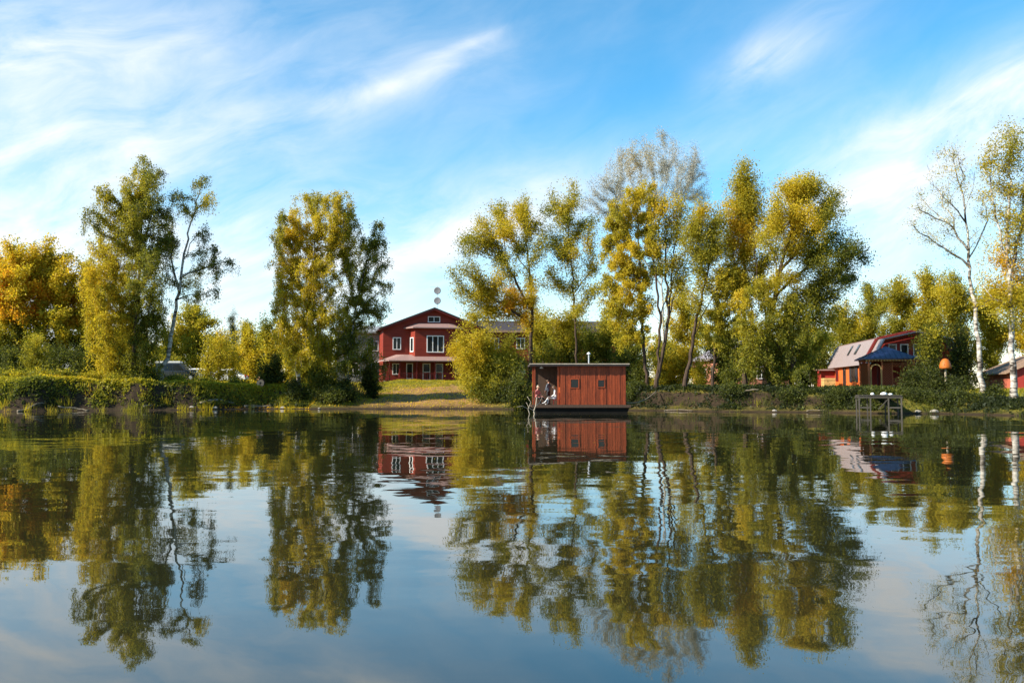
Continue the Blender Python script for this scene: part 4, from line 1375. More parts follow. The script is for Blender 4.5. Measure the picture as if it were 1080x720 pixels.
T('autumn_tree', 'brownish golden tree partly behind the weeping birch', 'tree', (98, 398), 99, [(98, 340), (96, 295)],
  [(92, 296, 16, 18, .7), (104, 310, 20, 22, .66), (92, 335, 18, 20, .6), (110, 345, 22, 26, .5), (96, 370, 20, 18, .22)], tips=.7, dens=1.0, seed=5, group=gA, leaf=.25)
T('young_tree', 'small round young tree with a thin stem on the left bank', 'tree', (38, 396), 79, [(38, 378), (39, 358)],
  [(38, 362, 11, 12, .38), (31, 374, 11, 10, .36), (46, 376, 11, 10, .34)], r0=.06, tips=1.6, dens=.8, seed=6, spread=.28, leaf=.13)
# weeping birch
T('weeping_birch', 'tall weeping birch with hanging green and yellow strands on the left bank', 'tree', (140, 415), 74, [(142, 360), (147, 290), (150, 220), (152, 166)],
  [(152, 176, 8, 12, 0.34), (140, 190, 12, 12, 0.51), (163, 190, 10, 12, 0.31), (110, 205, 8, 10, 0.41), (98, 228, 8, 10, 0.33), (122, 216, 13, 14, 0.51), (145, 215, 16, 18, 0.37),
   (170, 215, 11, 16, 0.27), (118, 240, 16, 16, 0.51), (148, 250, 18, 20, 0.31), (172, 250, 13, 18, 0.27), (103, 270, 12, 16, 0.61), (125, 275, 18, 22, 0.54), (155, 285, 17, 22, 0.29),
   (104, 300, 15, 20, 0.63), (130, 310, 18, 22, 0.55), (158, 320, 16, 22, 0.29), (108, 335, 15, 20, 0.59), (134, 345, 18, 22, 0.43), (160, 352, 14, 18, 0.29), (120, 370, 20, 18, 0.55), (150, 378, 20, 16, 0.31),
   (116, 392, 15, 12, 0.53), (142, 396, 20, 12, 0.27)],
  r0=.22, tips=1.0, dens=1.15, weep=2.1, barkm='dark', seed=7, leaf=.135, tvar=.07)
T('leaning_birch', 'slender white trunked birch leaning right with sparse leaf tufts', 'tree', (167, 412), 76, [(178, 370), (186, 325), (193, 275), (203, 230), (210, 205), (213, 186)],
  [(219, 208, 9, 10, 0.50), (186, 208, 9, 10, 0.28), (198, 222, 7, 6, 0.38), (219, 248, 7, 9, 0.23), (226, 262, 7, 8, 0.20), (243, 279, 8, 6, 0.24), (228, 284, 7, 9, 0.23), (176, 258, 9, 12, 0.24), (206, 292, 8, 12, 0.50),
   (213, 272, 7, 9, 0.28), (180, 288, 8, 10, 0.28), (172, 232, 8, 10, 0.24), (212, 190, 8, 8, 0.28), (202, 310, 9, 10, 0.38), (224, 305, 6, 8, 0.28)],
  limbs=[[(193, 275), (206, 250), (222, 240)], [(190, 295), (210, 285), (238, 276)], [(188, 310), (180, 270), (184, 215)], [(205, 225), (205, 205), (203, 190)]],
  r0=.24, tips=1.3, dens=.55, weep=1.2, barkm='birch', seed=8, leaf=.135, tvar=.06)
# behind the cars
gB = 'yellow trees behind the parked cars'
T('autumn_tree', 'brown gold tree behind the leaning birch and the dark car', 'tree', (205, 398), 104, [(205, 350), (206, 322)],
  [(205, 325, 12, 12, .40), (192, 345, 14, 18, .46), (215, 345, 14, 18, .42), (202, 370, 20, 16, .45), (180, 365, 14, 18, .5)], r0=.2, tips=.9, dens=1.1, seed=9, group=gB, leaf=.24)
T('autumn_tree', 'yellow birch sapling behind the white cars', 'tree', (232, 400), 102, [(233, 370), (232, 345)],
  [(230, 358, 10, 14, .58), (240, 370, 14, 14, .62), (226, 380, 12, 10, .55)], r0=.09, tips=1.0, dens=1.0, seed=10, group=gB, leaf=.22, barkm='pale')
T('autumn_tree', 'bright yellow bushy tree right of the white cars', 'tree', (262, 400), 100, [(262, 370), (263, 350)],
  [(260, 352, 12, 12, .5), (270, 366, 14, 14, .60), (254, 372, 12, 12, .62), (270, 385, 16, 10, .52)], r0=.12, tips=1.0, dens=1.1, seed=12, group=gB, leaf=.22)
T('autumn_tree', 'green gold tree with a light feathery top left of the birch pair', 'tree', (286, 402), 96, [(286, 370), (280, 338)],
  [(280, 340, 8, 8, .26), (284, 354, 12, 12, .42), (296, 362, 12, 14, .56), (290, 380, 12, 12, .5)], r0=.12, tips=1.0, dens=.9, seed=13, group=gB, leaf=.2)
T('autumn_tree', 'golden tree right behind the white birch stem', 'tree', (306, 402), 94, [(306, 370), (304, 350)],
  [(302, 352, 11, 12, .56), (312, 368, 12, 14, .52), (300, 380, 11, 12, .54)], r0=.12, tips=1.0, dens=.9, seed=131, group=gB, leaf=.2)
def pine(label, px, top, Y, seed):
    rng = np.random.RandomState(seed)
    cl = []
    h = 400 - top
    for i in range(7):
        f = i / 6
        cl.append((px + rng.uniform(-2, 2), top + 4 + f * h * .6, 3 + 9 * f, 6, .04))
    T('pine_tree', label, 'tree', (px, 400), Y, [(px, 370), (px, top)], cl, r0=.16, tips=1.8, dens=1.4, seed=seed, tint=.04, tvar=.03, leaf=.2, wr=.25, spread=.285)
pine('dark green pine above the white cars', 246, 326, 118, 14)
pine('smaller dark pine right of the tall pine', 259, 338, 121, 15)
T('dark_shrub', 'dark green rounded shrub beside the sawn logs', 'shrub', (285, 405), 80, [(285, 390)], [(285, 385, 12, 14, .10), (278, 396, 10, 8, .08), (293, 396, 9, 9, .10)], r0=.06, tips=1.6, dens=1.2, seed=16, spread=.28)
for i, (px, lab) in enumerate([(219, 'thin stemmed sapling in front of the middle white car'), (231, 'thin stemmed sapling between the two white cars'), (246, 'thin stemmed sapling in front of the right white car')]):
    T('young_tree', lab, 'tree', (px, 404), 84 + i, [(px, 385), (px + 1, 352 + 4 * i)],
      [(px, 356 + 4 * i, 6, 8, .52), (px - 4, 372, 7, 8, .56), (px + 5, 378, 7, 7, .5), (px, 390, 9, 5, .46), (px - 6, 397, 8, 4, .36)], r0=.06, tips=1.4, dens=.45, seed=150 + i, leaf=.16, barkm='pale', group='saplings before the parked cars')
# birch pair
T('golden_birch', 'tall golden leaved birch of the pair beside the lodge', 'tree', (313, 410), 78, [(315, 385), (322, 350), (328, 300), (333, 250), (337, 208)],
  [(352, 330, 12, 14, 0.54), (372, 272, 10, 14, 0.50), (320, 372, 14, 12, 0.58), (340, 365, 12, 12, 0.50), (295, 345, 7, 12, 0.59), (320, 216, 10, 10, 0.56), (340, 208, 12, 8, 0.41), (358, 213, 12, 9, 0.56), (318, 236, 16, 14, 0.65), (345, 232, 14, 12, 0.58), (366, 226, 9, 13, 0.44), (296, 228, 4, 6, 0.33), (292, 250, 5, 12, 0.41), (306, 258, 13, 16, 0.67), (330, 262, 16, 18, 0.65), (356, 255, 14, 14, 0.56), (372, 242, 7, 10, 0.31),
   (302, 285, 12, 16, 0.67), (322, 292, 16, 18, 0.63), (346, 290, 13, 15, 0.54), (304, 315, 13, 16, 0.67), (325, 325, 15, 16, 0.59), (297, 300, 6, 12, 0.59), (308, 345, 12, 14, 0.65), (330, 348, 10, 12, 0.54), (293, 322, 5, 8, 0.58)],
  r0=.22, tips=1.3, dens=1.35, weep=1.3, barkm='birch', seed=17, leaf=.14, tvar=.06, limbs=[[(327, 310), (345, 270), (356, 220)], [(324, 330), (312, 290), (305, 245)]])
T('green_birch', 'dark green birch of the pair nearest the red lodge', 'tree', (366, 408), 80, [(368, 370), (376, 320), (388, 270), (396, 236)],
  [(397, 240, 6, 8, 0.27), (400, 260, 7, 12, 0.27), (388, 262, 9, 12, 0.29), (402, 282, 8, 10, 0.26), (384, 290, 12, 12, 0.31), (366, 285, 9, 10, 0.39), (408, 302, 6, 6, 0.26), (392, 315, 12, 12, 0.26), (370, 315, 12, 12, 0.35), (400, 330, 7, 8, 0.26), (380, 340, 14, 12, 0.26), (356, 335, 12, 12, 0.35), (376, 365, 18, 14, 0.27), (350, 362, 16, 14, 0.43), (334, 372, 12, 12, 0.45), (392, 382, 12, 14, 0.25), (362, 385, 16, 10, 0.29)],
  r0=.16, tips=1.3, dens=1.1, weep=1.3, barkm='birch', seed=18, leaf=.14, tvar=.06, limbs=[[(374, 330), (368, 290), (364, 270)]])
gS = 'dark shrubs below the birch pair'
for i, (px, py, rx, ry, t, Yv, lab) in enumerate([(312, 408, 12, 12, .10, 77.5, 'bluish green shrub at the foot of the golden birch'), (340, 402, 18, 16, .22, 78.5, 'mixed green shrub between the two birch stems'),
                                                (366, 410, 16, 12, .10, 78, 'dark green shrub at the foot of the green birch'), (392, 398, 12, 18, .09, 82, 'tall dark shrub just left of the lodge steps'), (352, 416, 20, 8, .12, 77, 'low dark shrub at the sand edge below the birches')]):
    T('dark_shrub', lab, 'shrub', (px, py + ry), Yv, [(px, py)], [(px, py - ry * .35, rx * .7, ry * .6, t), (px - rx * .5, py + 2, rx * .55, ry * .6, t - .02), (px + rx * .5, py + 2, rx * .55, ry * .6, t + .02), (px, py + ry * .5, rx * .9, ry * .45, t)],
      r0=.05, tips=1.5, dens=1.2, seed=30 + i, spread=.28, group=gS, tvar=.05)
# round willow bush
T('willow_bush', 'large rounded golden willow bush right of the lodge lawn', 'shrub', (515, 420), 78, [(515, 395), (514, 365)],
  [(492, 358, 13, 11, .58), (510, 355, 16, 12, .54), (482, 372, 10, 12, .62), (498, 376, 16, 14, .58), (520, 374, 16, 14, .46), (538, 368, 13, 14, .40), (484, 390, 10, 12, .56), (502, 396, 16, 12, .50), (524, 396, 16, 14, .36), (546, 388, 12, 16, .26), (512, 412, 14, 9, .24), (534, 412, 16, 10, .14), (500, 410, 12, 9, .3)],  # sunlit left and shaded right and foot are put into the clump tints
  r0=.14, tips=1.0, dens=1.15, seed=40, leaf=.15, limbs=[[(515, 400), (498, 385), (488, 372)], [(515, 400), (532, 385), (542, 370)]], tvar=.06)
T('dark_shrub', 'dark shrub overhanging the water beside the houseboat porch', 'shrub', (548, 425), 73, [(548, 410)], [(546, 402, 10, 12, .08), (538, 414, 12, 9, .08), (553, 414, 10, 10, .08), (548, 424, 12, 5, .07)], r0=.06, tips=1.5, dens=1.2, seed=41, spread=.28)
# willows in the middle
gW = 'willows behind the houseboat'
T('willow_tree', 'spreading grey green willow left of the houseboat', 'tree', (557, 415), 80, [(560, 370), (562, 320), (558, 280), (553, 240), (548, 218)],
  [(572, 262, 8, 12, 0.35), (570, 235, 8, 10, 0.40), (518, 268, 12, 8, 0.45), (535, 275, 10, 8, 0.45), (484, 285, 8, 10, 0.35), (486, 315, 8, 10, 0.45), (550, 212, 9, 9, 0.54), (545, 224, 14, 10, 0.62), (522, 222, 9, 9, 0.46), (534, 238, 14, 10, 0.62), (512, 236, 13, 10, 0.54), (497, 250, 10, 9, 0.40), (487, 262, 7, 8, 0.32), (505, 258, 12, 9, 0.52), (555, 240, 9, 10, 0.40), (546, 262, 9, 6, 0.20),
   (500, 282, 10, 9, 0.44), (520, 290, 16, 9, 0.60), (510, 308, 16, 9, 0.62), (538, 302, 10, 14, 0.74), (545, 322, 13, 16, 0.74), (500, 322, 12, 12, 0.56), (524, 330, 12, 10, 0.62), (494, 338, 8, 8, 0.50), (560, 300, 8, 12, 0.58)],
  limbs=[[(561, 330), (548, 305), (536, 285), (526, 262), (515, 245)], [(536, 285), (532, 255), (530, 235)], [(560, 345), (530, 320), (505, 312)], [(559, 290), (548, 275), (546, 255)], [(562, 320), (575, 305), (590, 298)]],
  r0=.26, tips=.9, dens=.95, seed=42, leaf=.155, group=gW, tvar=.08)
T('willow_tree', 'slim tall open crowned willow directly behind the houseboat', 'tree', (609, 410), 79, [(608, 360), (605, 310), (602, 270), (599, 235), (597, 205)],
  [(628, 230, 8, 10, .42), (574, 290, 8, 9, .4), (634, 300, 8, 9, .42), (584, 205, 5, 12, 0.44), (600, 204, 8, 12, 0.48), (608, 212, 8, 9, 0.54), (588, 220, 9, 8, 0.46), (582, 242, 12, 8, 0.20), (594, 252, 10, 7, 0.20), (612, 245, 8, 9, 0.48), (604, 264, 12, 8, 0.56), (586, 278, 9, 5, 0.56), (622, 256, 8, 10, 0.64), (620, 235, 6, 6, 0.46), (590, 262, 9, 7, 0.20), (598, 228, 8, 8, 0.36), (578, 225, 7, 8, 0.26), (574, 255, 7, 8, 0.26), (612, 280, 9, 7, 0.51), (628, 275, 8, 8, 0.56), (590, 300, 10, 7, 0.48), (615, 305, 10, 8, 0.46), (604, 322, 12, 8, 0.51)],
  limbs=[[(606, 310), (590, 300), (578, 302)], [(605, 312), (620, 290), (632, 280)], [(603, 280), (588, 262), (580, 240)], [(607, 330), (625, 310), (638, 310)]],
  r0=.15, tips=.9, dens=.72, seed=43, leaf=.155, group=gW, tvar=.08)
T('autumn_tree', 'brown gold low tree just above the houseboat roof', 'tree', (600, 405), 86, [(600, 370), (600, 340)],
  [(592, 335, 14, 10, .50), (608, 345, 14, 12, .48), (588, 356, 14, 12, .36), (614, 364, 13, 10, .30), (598, 372, 18, 9, .2), (580, 370, 12, 10, .3)], r0=.15, tips=.9, dens=1.1, seed=44, leaf=.18)
T('autumn_tree', 'green gold low tree behind the right end of the houseboat', 'tree', (640, 405), 88, [(640, 370), (640, 335)],
  [(640, 335, 10, 14, .44), (630, 355, 12, 12, .32), (650, 358, 12, 14, .30), (640, 374, 16, 8, .18)], r0=.13, tips=.9, dens=1.0, seed=45, leaf=.18)
T('autumn_tree', 'olive gold tree hiding the left of the long red wing', 'tree', (572, 405), 90, [(572, 370), (572, 335)],
  [(566, 330, 11, 9, .50), (580, 340, 12, 10, .46), (560, 348, 12, 10, .44), (574, 358, 14, 9, .36)], r0=.13, tips=.9, dens=1.0, seed=441, leaf=.18)
# tall grey poplar behind
T('bare_poplar', 'tall nearly bare silvery poplar rising above the willows', 'tree', (700, 405), 104, [(700, 350), (698, 290), (694, 230), (690, 190)],
  [(698, 142, 6, 7, .7), (665, 160, 12, 12, .75), (680, 155, 11, 11, .6), (705, 160, 12, 12, .2), (725, 165, 12, 13, .2), (650, 180, 12, 12, .5), (672, 178, 14, 13, .7), (695, 178, 14, 13, .3), (718, 185, 14, 13, .2), (738, 185, 10, 14, .15),
   (632, 195, 12, 11, .2), (655, 200, 13, 11, .2), (685, 200, 14, 12, .2), (712, 205, 14, 12, .2), (738, 208, 11, 12, .2), (620, 212, 9, 9, .2), (640, 220, 11, 9, .2)],
  limbs=[[(698, 290), (680, 240), (665, 190), (660, 165)], [(697, 280), (715, 230), (728, 190), (732, 168)], [(698, 300), (670, 260), (648, 215), (635, 195)], [(695, 235), (703, 195), (706, 160)]],
  r0=.20, tips=2.6, dens=.5, seed=46, leaf=.12, swell=1.3, leafm='leaf_silver', barkm='grey', bf=.5, rtip=.014, spread=.3)
# yellow willow
T('yellow_willow', 'yellow drooping willow right above the houseboat end', 'tree', (684, 420), 72.5, [(680, 380), (677, 330), (675, 280), (673, 240), (672, 212)],
  [(640, 262, 8, 12, 0.48), (684, 235, 9, 10, 0.50), (690, 275, 7, 14, 0.45), (640, 300, 6, 10, 0.43), (646, 320, 8, 12, 0.48), (682, 202, 10, 8, 0.57), (664, 212, 13, 10, 0.57), (650, 225, 10, 10, 0.50), (668, 232, 15, 12, 0.59), (652, 248, 12, 12, 0.52), (674, 256, 13, 12, 0.61), (660, 270, 15, 13, 0.61), (650, 288, 10, 13, 0.59), (672, 290, 13, 16, 0.61), (656, 312, 13, 15, 0.61), (674, 318, 10, 15, 0.59), (652, 338, 10, 12, 0.57), (668, 344, 12, 12, 0.54), (656, 358, 8, 8, 0.50), (690, 215, 8, 8, 0.52), (642, 236, 7, 8, 0.43)],
  r0=.18, tips=1.1, dens=1.2, seed=47, leaf=.15, weep=.6, tvar=.05)
T('multi_stem_willow', 'dark multi stemmed willow with open bare limbs right of the houseboat', 'tree', (692, 424), 71.5, [(694, 390), (697, 340), (692, 295), (688, 255), (690, 222)],
  [(700, 272, 10, 12, 0.43), (715, 278, 10, 12, 0.43), (722, 298, 9, 10, 0.43), (690, 255, 8, 10, 0.55), (732, 225, 8, 8, 0.55), (705, 208, 12, 9, 0.67), (716, 216, 10, 11, 0.55), (690, 228, 7, 8, 0.49), (700, 222, 9, 8, 0.61), (712, 232, 8, 8, 0.45), (722, 252, 7, 6, 0.39), (728, 240, 7, 8, 0.41), (700, 250, 6, 6, 0.35), (728, 270, 6, 6, 0.35)],
  limbs=[[(694, 400), (703, 350), (708, 300), (713, 255), (716, 220)], [(697, 335), (712, 290), (728, 262), (738, 240)], [(704, 345), (712, 310), (722, 285), (734, 275)], [(695, 340), (688, 330), (681, 333)], [(705, 330), (702, 280), (704, 235)], [(692, 410), (700, 370), (702, 340)]],
  r0=.21, tips=.9, dens=.7, seed=48, leaf=.15, rtip=.014)
T('leaning_willow', 'dark trunked willow leaning right with a forked stem', 'tree', (722, 420), 70.5, [(725, 390), (731, 355), (738, 325), (746, 290), (752, 262)],
  [(725, 236, 9, 9, 0.45), (765, 262, 9, 12, 0.43), (736, 270, 10, 10, 0.39), (758, 282, 8, 10, 0.47), (722, 312, 8, 10, 0.47), (742, 222, 12, 9, 0.65), (738, 240, 14, 10, 0.41), (756, 238, 13, 12, 0.31), (748, 254, 14, 10, 0.27), (762, 225, 8, 8, 0.51), (735, 285, 9, 9, 0.41), (740, 305, 7, 8, 0.45), (730, 262, 7, 7, 0.41)],
  limbs=[[(732, 352), (742, 330), (752, 312), (758, 300)], [(729, 365), (718, 345), (708, 335)], [(745, 295), (738, 270), (736, 245)]],
  r0=.21, tips=1.0, dens=.85, seed=49, leaf=.15, rtip=.013)
T('straight_willow', 'straight stemmed willow with yellow drooping foliage in front of the brick house', 'tree', (752, 420), 71, [(754, 380), (756, 330), (758, 290)],
  [(752, 330, 8, 10, .5), (745, 352, 8, 10, .5), (780, 312, 9, 12, .45), (775, 290, 9, 10, .5), (764, 285, 9, 10, .56), (768, 305, 11, 12, .52), (760, 325, 12, 12, .44), (772, 335, 12, 13, .42), (766, 355, 12, 12, .34), (778, 362, 9, 12, .26), (752, 300, 6, 8, .5)],
  r0=.15, tips=1.1, dens=1.0, seed=50, leaf=.15, weep=.7)
T('autumn_tree', 'yellow understorey tree between the dark willow trunks', 'tree', (722, 405), 92, [(722, 370), (722, 320)],
  [(714, 310, 10, 12, .52), (728, 320, 12, 14, .52), (716, 340, 14, 14, .55), (736, 345, 12, 14, .50), (712, 365, 14, 12, .52), (730, 372, 14, 12, .46), (704, 385, 12, 10, .55), (736, 392, 12, 8, .55)], r0=.14, tips=.8, dens=.85, seed=51, leaf=.19)
# conical crown and big willow
T('conical_willow', 'willow with a dense egg shaped dark gold top above the bank', 'tree', (785, 420), 71.5, [(786, 370), (784, 310), (785, 250), (787, 190)],
  [(786, 180, 10, 9, 0.44), (786, 195, 15, 11, 0.50), (790, 210, 17, 11, 0.42), (780, 212, 11, 11, 0.54), (792, 226, 14, 9, 0.40), (776, 232, 11, 9, 0.60), (784, 245, 13, 9, 0.72), (772, 248, 8, 9, 0.74), (796, 242, 9, 8, 0.62), (770, 215, 5, 8, 0.70), (776, 268, 11, 8, 0.65), (796, 262, 9, 7, 0.56), (784, 285, 12, 9, 0.60), (800, 282, 10, 8, 0.50), (772, 300, 9, 9, 0.60), (788, 306, 12, 9, 0.48)],
  r0=.22, tips=1.4, dens=1.35, seed=52, leaf=.145, limbs=[[(784, 310), (775, 280), (772, 255)]], tvar=.05)
T('great_willow', 'great broad golden willow with a domed crown left of the cottage', 'tree', (808, 420), 70, [(810, 380), (814, 330), (820, 290), (832, 250), (842, 212)],
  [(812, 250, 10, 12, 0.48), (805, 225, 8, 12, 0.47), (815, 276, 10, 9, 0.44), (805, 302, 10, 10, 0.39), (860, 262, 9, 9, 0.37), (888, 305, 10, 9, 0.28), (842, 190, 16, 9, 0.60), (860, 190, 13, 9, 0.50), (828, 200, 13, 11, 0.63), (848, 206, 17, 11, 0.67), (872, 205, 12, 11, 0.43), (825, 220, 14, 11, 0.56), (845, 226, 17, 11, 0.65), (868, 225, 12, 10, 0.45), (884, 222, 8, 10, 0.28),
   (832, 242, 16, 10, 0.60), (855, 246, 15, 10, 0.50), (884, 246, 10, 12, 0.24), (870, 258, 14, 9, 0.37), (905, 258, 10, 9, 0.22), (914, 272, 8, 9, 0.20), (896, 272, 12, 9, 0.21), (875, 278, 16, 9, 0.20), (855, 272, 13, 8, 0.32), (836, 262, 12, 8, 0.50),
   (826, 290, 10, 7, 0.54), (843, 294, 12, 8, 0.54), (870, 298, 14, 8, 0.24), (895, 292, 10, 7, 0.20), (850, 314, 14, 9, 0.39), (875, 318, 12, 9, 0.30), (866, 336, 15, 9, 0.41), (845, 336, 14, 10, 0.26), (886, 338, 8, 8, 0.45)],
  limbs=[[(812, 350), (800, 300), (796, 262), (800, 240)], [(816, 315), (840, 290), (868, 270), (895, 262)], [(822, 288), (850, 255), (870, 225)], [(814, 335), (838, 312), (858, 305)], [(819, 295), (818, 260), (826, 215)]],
  r0=.36, tips=1.0, dens=1.1, seed=53, leaf=.15, tvar=.07)
T('hanging_willow', 'dark hanging willow curtain below the great willow, in front of the brick house', 'tree', (836, 420), 69, [(836, 385), (834, 345), (832, 315)],
  [(798, 300, 10, 8, 0.44), (812, 312, 13, 9, 0.44), (832, 322, 14, 9, 0.38), (798, 325, 14, 10, 0.40), (790, 345, 13, 12, 0.40), (815, 340, 16, 12, 0.32), (842, 348, 16, 12, 0.32), (800, 366, 15, 12, 0.32), (828, 368, 16, 12, 0.27), (852, 372, 13, 12, 0.27), (790, 385, 14, 9, 0.30), (815, 392, 14, 8, 0.26), (842, 394, 14, 9, 0.24), (868, 360, 8, 10, 0.44), (782, 315, 8, 9, 0.62)],
  limbs=[[(834, 350), (815, 325), (800, 312)], [(836, 380), (812, 355), (795, 345)]], r0=.20, tips=1.0, dens=.85, seed=54, leaf=.15, weep=1.0, tvar=.06)
# woods behind the cottage
gR = 'golden trees behind the cottage'
for i, (px, top, Yv, w, t, lab) in enumerate([(890, 318, 104, 17, .46, 'golden tree behind the left end of the cottage roof'), (918, 300, 108, 19, .40, 'pale green gold tree above the cottage skylights'),
        (948, 292, 105, 22, .42, 'tall green gold tree behind the cottage ridge'), (980, 286, 103, 20, .46, 'dense golden tree right of the cottage ridge'),
        (1010, 288, 100, 20, .52, 'golden tree behind the bare birch'), (1046, 300, 102, 22, .50, 'golden tree behind the plank shed'), (1085, 290, 100, 22, .55, 'golden tree at the right edge behind the shed'), (1125, 290, 99, 24, .5, 'golden tree just beyond the right edge of the shed')]):
    rng = np.random.RandomState(80 + i)
    h = 398 - top; cl = []
    for j in range(9):
        f = j / 8
        ww = w * (0.45 + .75 * math.sin(math.pi * min(1, .18 + f * .75)))
        cl.append((px + rng.uniform(-.75, .75) * ww, top + 8 + f * (h - 22), ww * .62, h * .11, t + rng.uniform(-.12, .12)))
    T('autumn_tree', lab, 'tree', (px, 400), Yv, [(px + rng.uniform(-3, 3), 365), (px, top + 10)], cl, r0=.2, tips=1.1, dens=1.15, seed=80 + i, leaf=.2, group=gR, barkm='pale', tvar=.08)
T('dark_conifer', 'dark conical shrub behind the orange mushroom ornament', 'tree', (1012, 405), 72, [(1012, 385), (1012, 352)],
  [(1012, 352, 8, 10, .08), (1008, 368, 11, 10, .07), (1020, 374, 9, 12, .08), (1014, 388, 13, 10, .06), (1026, 396, 10, 10, .07)], r0=.09, tips=1.4, dens=1.2, seed=90)
T('shade_tree', 'dark leaved tree crowding the right side of the cottage gable', 'tree', (985, 405), 71, [(984, 385), (980, 350)],
  [(978, 352, 10, 10, .34), (990, 350, 10, 10, .34), (972, 366, 8, 10, .25), (986, 362, 8, 8, .2), (976, 384, 10, 10, .08), (966, 392, 10, 8, .08)], r0=.12, tips=1.2, dens=1.0, seed=91)
gD = 'dark bushes on the right bank'
for i, (px, py, rx, ry, Yv, lab) in enumerate([(962, 400, 13, 14, 66, 'dark bush in front of the gazebo right side'), (985, 404, 14, 16, 65, 'dark bush below the orange mushroom ornament'), (1008, 408, 14, 18, 64.5, 'dark bush left of the bare birch trunk'),
                                            (972, 422, 18, 10, 63, 'low dark bush at the waterline right of the dock'), (1005, 426, 18, 9, 62, 'low dark bush at the waterline below the bare birch'), (1048, 416, 12, 8, 63, 'low green bush between the two white trunks')]):
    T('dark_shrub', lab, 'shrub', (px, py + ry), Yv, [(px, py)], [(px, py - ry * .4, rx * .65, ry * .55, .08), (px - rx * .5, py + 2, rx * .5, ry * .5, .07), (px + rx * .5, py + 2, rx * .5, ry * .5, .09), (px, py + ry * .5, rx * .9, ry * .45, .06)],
      r0=.05, tips=1.6, dens=1.2, seed=100 + i, spread=.28, group=gD, tvar=.05)
# the two birches at right
T('bare_birch', 'almost leafless birch with spreading white limbs on the right', 'tree', (1037, 424), 63, [(1034, 385), (1029, 340), (1024, 300), (1021, 255), (1017, 215), (1008, 180), (1004, 158)],
  [(1003, 155, 10, 8), (992, 165, 9, 8), (1012, 165, 8, 9), (985, 180, 10, 7), (975, 200, 10, 7), (968, 218, 10, 7), (962, 235, 10, 7), (978, 232, 10, 7), (992, 215, 10, 8), (1000, 195, 9, 9), (1020, 190, 8, 9), (990, 248, 12, 6), (975, 252, 10, 6), (1032, 225, 8, 8), (1036, 245, 8, 7), (1005, 235, 9, 8), (1040, 205, 6, 8), (1000, 268, 9, 5)],
  limbs=[[(1019, 235), (1003, 215), (988, 200), (974, 185)], [(1021, 260), (1000, 235), (978, 225), (962, 220)], [(1023, 285), (1005, 268), (985, 255), (965, 240)], [(1025, 300), (1008, 285), (1000, 278)], [(1022, 270), (1034, 250), (1042, 232)], [(1018, 220), (1026, 200), (1028, 180)]],
  r0=.23, tips=2.6, dens=.14, seed=110, leaf=.10, tint=.5, barkm='birch', bf=.45, rtip=.009, spread=.285)
T('white_birch', 'tall birch with a thick white trunk and airy gold leaves at the right edge', 'tree', (1071, 432), 59.5, [(1069, 395), (1067, 345), (1064, 295), (1062, 250), (1064, 205), (1066, 160), (1062, 135)],
  [(1060, 138, 12, 8, .48), (1046, 155, 9, 9, .50), (1072, 150, 12, 11, .42), (1040, 170, 7, 8, .55), (1060, 172, 11, 9, .52), (1082, 172, 11, 11, .46), (1048, 192, 9, 7, .55), (1070, 198, 12, 8, .50), (1034, 208, 7, 5, .60), (1086, 205, 10, 10, .52), (1052, 222, 10, 7, .56), (1076, 230, 12, 10, .5), (1096, 190, 12, 14, .45), (1094, 232, 12, 14, .5),
   (1055, 252, 13, 9, .62), (1080, 258, 12, 10, .6), (1046, 274, 13, 9, .70), (1066, 280, 14, 10, .70), (1086, 286, 12, 12, .68), (1040, 294, 13, 9, .66), (1060, 304, 15, 10, .62), (1034, 316, 11, 8, .56), (1082, 315, 12, 10, .58), (1050, 328, 13, 8, .5), (1100, 280, 14, 16, .6)],
  limbs=[[(1063, 270), (1050, 230), (1044, 185)], [(1064, 285), (1078, 240), (1088, 190)], [(1066, 330), (1048, 315), (1036, 310)], [(1064, 300), (1080, 290), (1095, 275)]],
  r0=.27, tips=1.3, dens=.55, seed=111, leaf=.13, barkm='birch', tvar=.08)
# low far wood closing the view between the trunks
gF = 'far low trees behind the buildings'
far = [(-30, 345, .5, 'left of the autumn trees'), (30, 345, .4, 'behind the broad golden tree'), (90, 345, .4, 'behind the brownish golden tree'), (135, 345, .4, 'behind the weeping birch'), (175, 350, .45, 'behind the dark car'), (225, 355, .42, 'behind the yellow sapling'), (275, 352, .35, 'behind the feathery tree'), (325, 352, .4, 'behind the golden birch'), (360, 356, .35, 'behind the green birch'),
       (560, 352, .35, 'behind the spreading willow'), (660, 350, .42, 'behind the yellow willow'), (695, 356, .5, 'behind the multi stemmed willow'), (760, 345, .4, 'behind the straight willow'), (800, 345, .4, 'behind the conical willow'), (850, 340, .42, 'behind the great willow'), (1120, 330, .4, 'beyond the right white birch')]
for i, (px, top, t, where) in enumerate(far):
    rng = np.random.RandomState(200 + i)
    cl = [(px + rng.uniform(-16, 16), top + 6 + j * 7.5, 20, 8, t + rng.uniform(-.12, .1)) for j in range(7)]
    T('background_tree', 'low golden green background tree ' + where, 'tree', (px, 400), 132 + rng.uniform(-6, 10), [(px, 380), (px, top + 6)], cl, r0=.15, tips=.7, dens=.95, seed=200 + i, leaf=.32, group=gF)

